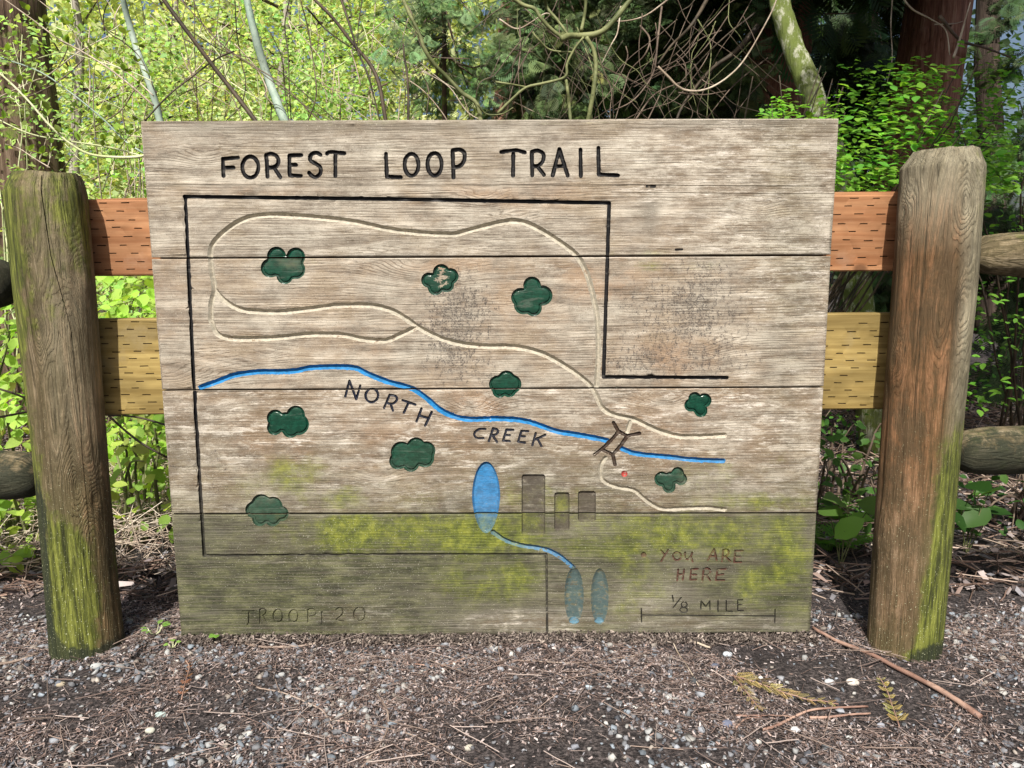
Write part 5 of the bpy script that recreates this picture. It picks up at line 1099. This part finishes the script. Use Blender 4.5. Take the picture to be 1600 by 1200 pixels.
tag(obj('forest_floor_leaves', V, F_, M_litter, attrs=a_), 'dry leaf scraps on the forest floor behind the fence', 'litter', kind='stuff')
V, F_, a_ = litter('x', 2600, (-1.6, -.5, .35, 1.6), NEED, (.06, .22), [(.55, .45, .36), (.42, .33, .26), (.62, .54, .45)], None, .09, .5, thin=(.03, .07))
tag(obj('dry_stalks', V, F_, M_litter, attrs=a_), 'pale dry stalks under the broad-leaved shrubs on the left', 'litter', kind='stuff')
V, F_, a_ = litter('x', 9000, (-.74, .74, -.028, .004), CHIP, (.003, .012), [(.10, .08, .07), (.16, .13, .115), (.06, .05, .045), (.26, .22, .19)], None, .010, .8)
tag(obj('base_litter', V, F_, M_litter, attrs=a_), 'dark litter crumbs heaped along the foot of the sign', 'litter', kind='stuff')
V, F_, a_ = litter('x', 420, (-1.3, 1.4, -.8, .1), NEED, (.05, .13), [(.24, .185, .155), (.16, .12, .105), (.34, .28, .25)], None, .010, .12, thin=(.028, .06))
tag(obj('scattered_twigs', V, F_, M_litter, attrs=a_), 'longer thin twigs strewn across the gravel in front of the sign', 'twigs', kind='stuff')
gden = lambda x_, y_: np.clip(.36+1.5*fbm(x_*3.2+5, y_*3.2, 0, 93, 3)+.35*np.exp(-((x_+.75)/.35)**2)+.5*np.exp(-((x_-1.0)/.3)**2), .06, 1)
x_, y_ = on_ground(21000, -1.35, 1.5, -.85, .12); k_ = rng.random(len(x_)) < gden(x_, y_); x_, y_ = x_[k_], y_[k_]; n = len(x_)
s_ = np.exp(rng.normal(math.log(.0034), .5, n)); s_ = np.clip(s_, .0018, .0085)
ss = np.stack([s_*rng.uniform(.9, 1.5, n), s_*rng.uniform(.7, 1.1, n), s_*rng.uniform(.45, .8, n)], -1)
TVn = ICO[0]
GC = [(.17, .18, .205), (.24, .25, .27), (.10, .11, .13), (.34, .35, .35), (.42, .42, .40), (.26, .28, .31), (.17, .175, .19), (.13, .135, .145), (.28, .25, .22), (.20, .235, .27), (.13, .14, .15)]
V, F_, a_ = scatter(ICO[0], ICO[1], np.stack([x_, y_, gh(x_, y_)+.0008+s_*.25], -1), rand_rot(n, (0, 0, 1), .3), ss, pal(n, GC))
V = V+rng.normal(size=(n, 12, 3)).reshape(-1, 3)*np.repeat(s_, 12)[:, None]*.24
tag(obj('gravel', V, F_, M_stone, attrs=a_), 'blue-grey and white gravel showing through the litter in front of the sign', 'gravel', kind='stuff')
# single stones and sticks
def stone(px, py, wpx, colr, lb):
    p = gnd(px, py); r_ = wpx/2*(p[1]-CC[1])/FOC; bmV, bmF = ICO
    # one subdivision
    V = [tuple(v) for v in bmV]; cache = {}; F2 = []
    def mid(a, b):
        k = (min(a, b), max(a, b))
        if k not in cache: v = np.array(V[a])+np.array(V[b]); V.append(tuple(v/np.linalg.norm(v))); cache[k] = len(V)-1
        return cache[k]
    for a, b, c in bmF: ab, bc, ca = mid(a, b), mid(b, c), mid(c, a); F2 += [(a, ab, ca), (b, bc, ab), (c, ca, bc), (ab, bc, ca)]
    V = np.array(V); V = np.sign(V)*np.abs(V)**.85; V *= (1+.22*fbm(V[:, 0]*1.2+px, V[:, 1]*1.2, V[:, 2]*1.2, 5)[:, None])*np.array([1, .72, .5])*r_; a = rng.uniform(-.5, .5); V = V@np.array([[math.cos(a), math.sin(a), 0], [-math.sin(a), math.cos(a), 0], [0, 0, 1]])
    o = obj('stone', V, np.array(F2), M_stone, smooth=True, sharp=40, attrs={'col': np.tile(np.r_[colr, 1], (len(V), 1))}); o.location = (p[0], p[1], float(gh(p[0], p[1]))+r_*.22); tag(o, lb, 'stone')
for a in [(251, 1117, 19, (.42, .52, .50), 'pale green stone on the path below the left part of the sign'), (151, 1042, 20, (.40, .42, .42), 'light grey angular stone just in front of the left post'), (95, 1068, 15, (.40, .35, .26), 'tan rounded stone left of the left post foot'), (234, 1141, 18, (.52, .53, .45), 'flat cream stone below the pale green stone'),
          (376, 1013, 13, (.28, .32, .40), 'blue-grey stone under the lower left corner of the sign'), (1118, 1037, 14, (.10, .115, .16), 'dark blue stone in front of the scale bar'), (1296, 1063, 17, (.50, .53, .56), 'pale blue stone in front of the right part of the sign'), (1332, 1065, 22, (.62, .57, .52), 'long pale stone left of the diagonal stick'),
          (1243, 1138, 20, (.60, .60, .60), 'white quartz stone below the crossed sticks'), (1327, 1152, 13, (.50, .52, .50), 'round grey stone at the lower right of the path'), (1136, 1130, 20, (.15, .17, .24), 'dark slate stone left of the crossed sticks'), (1376, 1133, 14, (.33, .35, .40), 'grey stone right of the crossed sticks'),
          (733, 1167, 17, (.45, .43, .36), 'long tan stone near the bottom centre of the photo'), (704, 1165, 12, (.50, .53, .56), 'pale angular stone near the bottom centre of the photo'), (920, 1070, 14, (.42, .50, .56), 'light blue stone in front of the small ponds'), (1137, 1012, 16, (.55, .62, .68), 'pale blue stone just in front of the scale bar'), (1063, 1142, 10, (.28, .31, .36), 'small dark grey stone at the lower right'), (450, 1146, 14, (.42, .41, .42), 'round grey stone at lower left centre')]: stone(*a)
def stick(name, lb, pts, w0, w1, mat, cat='stick', twigs=()):
    def gp(pts_, w_): 
        Q = cr([gnd(x, y) for x, y in pts_], 6); r__ = w_*(Q[:, 1].mean()-CC[1])/FOC/2; Q[:, 2] = gh(Q[:, 0], Q[:, 1])+r__*.9+.003; k__ = np.ones(5)/5
        if len(Q) > 8: Q[2:-2, 2] = np.convolve(Q[:, 2], k__, 'valid')
        return Q, r__
    Q, r__ = gp(pts, (w0+w1)/2); root = empty(name, Q[0], lb, cat); V, F_ = tube(Q, np.linspace(r__*w0/((w0+w1)/2), r__*w1/((w0+w1)/2), len(Q)), 8, len(lb), .18); obj('stem', V, F_, mat, root, smooth=True)
    for t, w_ in twigs: Q, r2 = gp(t, w_); V, F_ = tube(Q, np.linspace(r2, r2*.6, len(Q)), 6); obj('twig', V, F_, mat, root, smooth=True)
M_stk = stem_mat('pinkish_brown_stick', (.22, .13, .10), (.40, .27, .21)); M_gst = stem_mat('greyish_stick', (.20, .15, .12), (.36, .29, .24))
stick('stick', 'long straight pinkish stick slanting from the sign corner past the right post', [(1270, 983), (1330, 1010), (1400, 1043), (1465, 1078), (1532, 1122)], 6, 9.5, M_stk)
stick('stick', 'curved grey root lying along the lower left edge of the sign', [(262, 997), (300, 993), (345, 994), (400, 1006), (450, 1007), (500, 1001), (530, 990)], 5, 3, M_gst)
stick('stick', 'crooked forked stick in front of the sign on the right', [(1192, 1139), (1218, 1130), (1240, 1120), (1262, 1111), (1300, 1107), (1356, 1106)], 5, 3.5, M_stk, twigs=[([(1265, 1122), (1300, 1121), (1360, 1117)], 5.5), ([(1150, 1117), (1190, 1117), (1240, 1119)], 3.5), ([(1150, 1137), (1165, 1122), (1190, 1119)], 3)])
stick('stick', 'thin curved twig on the path below the left part of the sign', [(400, 1074), (440, 1082), (480, 1098), (505, 1112), (520, 1138)], 2.6, 2, M_gst)
stick('stick', 'thin forked twig at the bottom left of centre', [(588, 1085), (605, 1112), (604, 1145), (585, 1175), (565, 1198)], 3, 3, M_gst, twigs=[([(500, 1123), (560, 1130), (640, 1148), (700, 1175), (740, 1198)], 2.6)])
stick('stick', 'straight twig on the forest floor left of the left post', [(-20, 1042), (25, 1033), (60, 1022)], 5, 4, M_gst)
stick('stick', 'thin straight twig behind the left post foot', [(5, 1032), (30, 1015), (48, 1000), (62, 970)], 2.4, 2, M_gst)
stick('stick', 'flat pointed wood splinter under the lower right part of the sign', [(1052, 990), (1075, 996), (1110, 1006)], 7, 3, M_tan)
stick('stick', 'thin pale twig in front of the scale bar', [(1050, 996), (1068, 1030), (1092, 1072)], 2.2, 2, M_tan)
stick('stick', 'long thin twig in front of the sign centre', [(800, 1026), (850, 1031), (905, 1033), (960, 1026), (1010, 1016)], 2.2, 1.6, M_gst)
stick('stick', 'thin red-brown twig lying left of the sign centre', [(648, 1040), (690, 1040), (735, 1016)], 2.2, 2, M_stk)
def sprig_t():
    V, F_ = [], []
    for i in range(8):
        y = .08+i*.115; ln = .30*(1-.75*i/8)+.04
        for s_ in (-1, 1):
            b = len(V); V += [(0, y-.02, 0), (s_*ln*.5+s_*.008, y+ln*.55-.02, .03), (s_*ln*.72, y+ln*1.05, .0), (s_*ln*.5-s_*.008, y+ln*.55+.022, .03)]; F_ += [(b, b+1, b+2), (b, b+2, b+3)]
    b = len(V); V += [(-.014, 0, 0), (.014, 0, 0), (0, 1.05, .01)]; F_.append((b, b+1, b+2)); return np.array(V), np.array(F_)
SPRIG = sprig_t()
def cedar_sprig(lb, pts, side, base):
    Q = cr([gnd(x, y) for x, y in pts], 6); Q[:, 2] = gh(Q[:, 0], Q[:, 1])+.010; root = empty('cedar_sprig', Q[0], lb, 'sprig'); V, F_ = tube(Q, .0013, 5); obj('stem', V, F_, M_stk, root, smooth=True)
    pos, dr = [], []
    for k in range(2, len(Q)-1, 2):
        d = Q[min(k+1, len(Q)-1)]-Q[k-1]; d /= np.linalg.norm(d); nn = np.array([-d[1], d[0], 0])
        for s_ in (-1, 1): pos.append(Q[k]); dr.append(d+nn*s_*.8+[0, 0, .05])
    n = len(pos); V, F_, a_ = scatter(*SPRIG, np.array(pos), rot_dir(np.array(dr), (0, 0, 1), .3), np.linspace(side, side*.5, n)*rng.uniform(.7, 1.2, n), vary(base, n, .15, .06)); obj('foliage', V, F_, M_litter, root, attrs=a_)
cedar_sprig('yellowed cedar sprig lying in front of the sign on the right', [(1135, 1058), (1175, 1068), (1215, 1080), (1260, 1095), (1310, 1104)], .040, (.40, .32, .13))
cedar_sprig('forked yellowed cedar sprig beside the larger sprig', [(1145, 1060), (1165, 1085), (1182, 1105), (1192, 1112)], .022, (.38, .30, .14))
cedar_sprig('yellow cedar sprig pointing towards the right post', [(1405, 1140), (1396, 1115), (1386, 1085), (1372, 1058)], .030, (.42, .36, .12))
cedar_sprig('rust brown cedar sprig below the lower left part of the sign', [(284, 1100), (290, 1075), (296, 1050), (290, 1035)], .016, (.36, .17, .08))
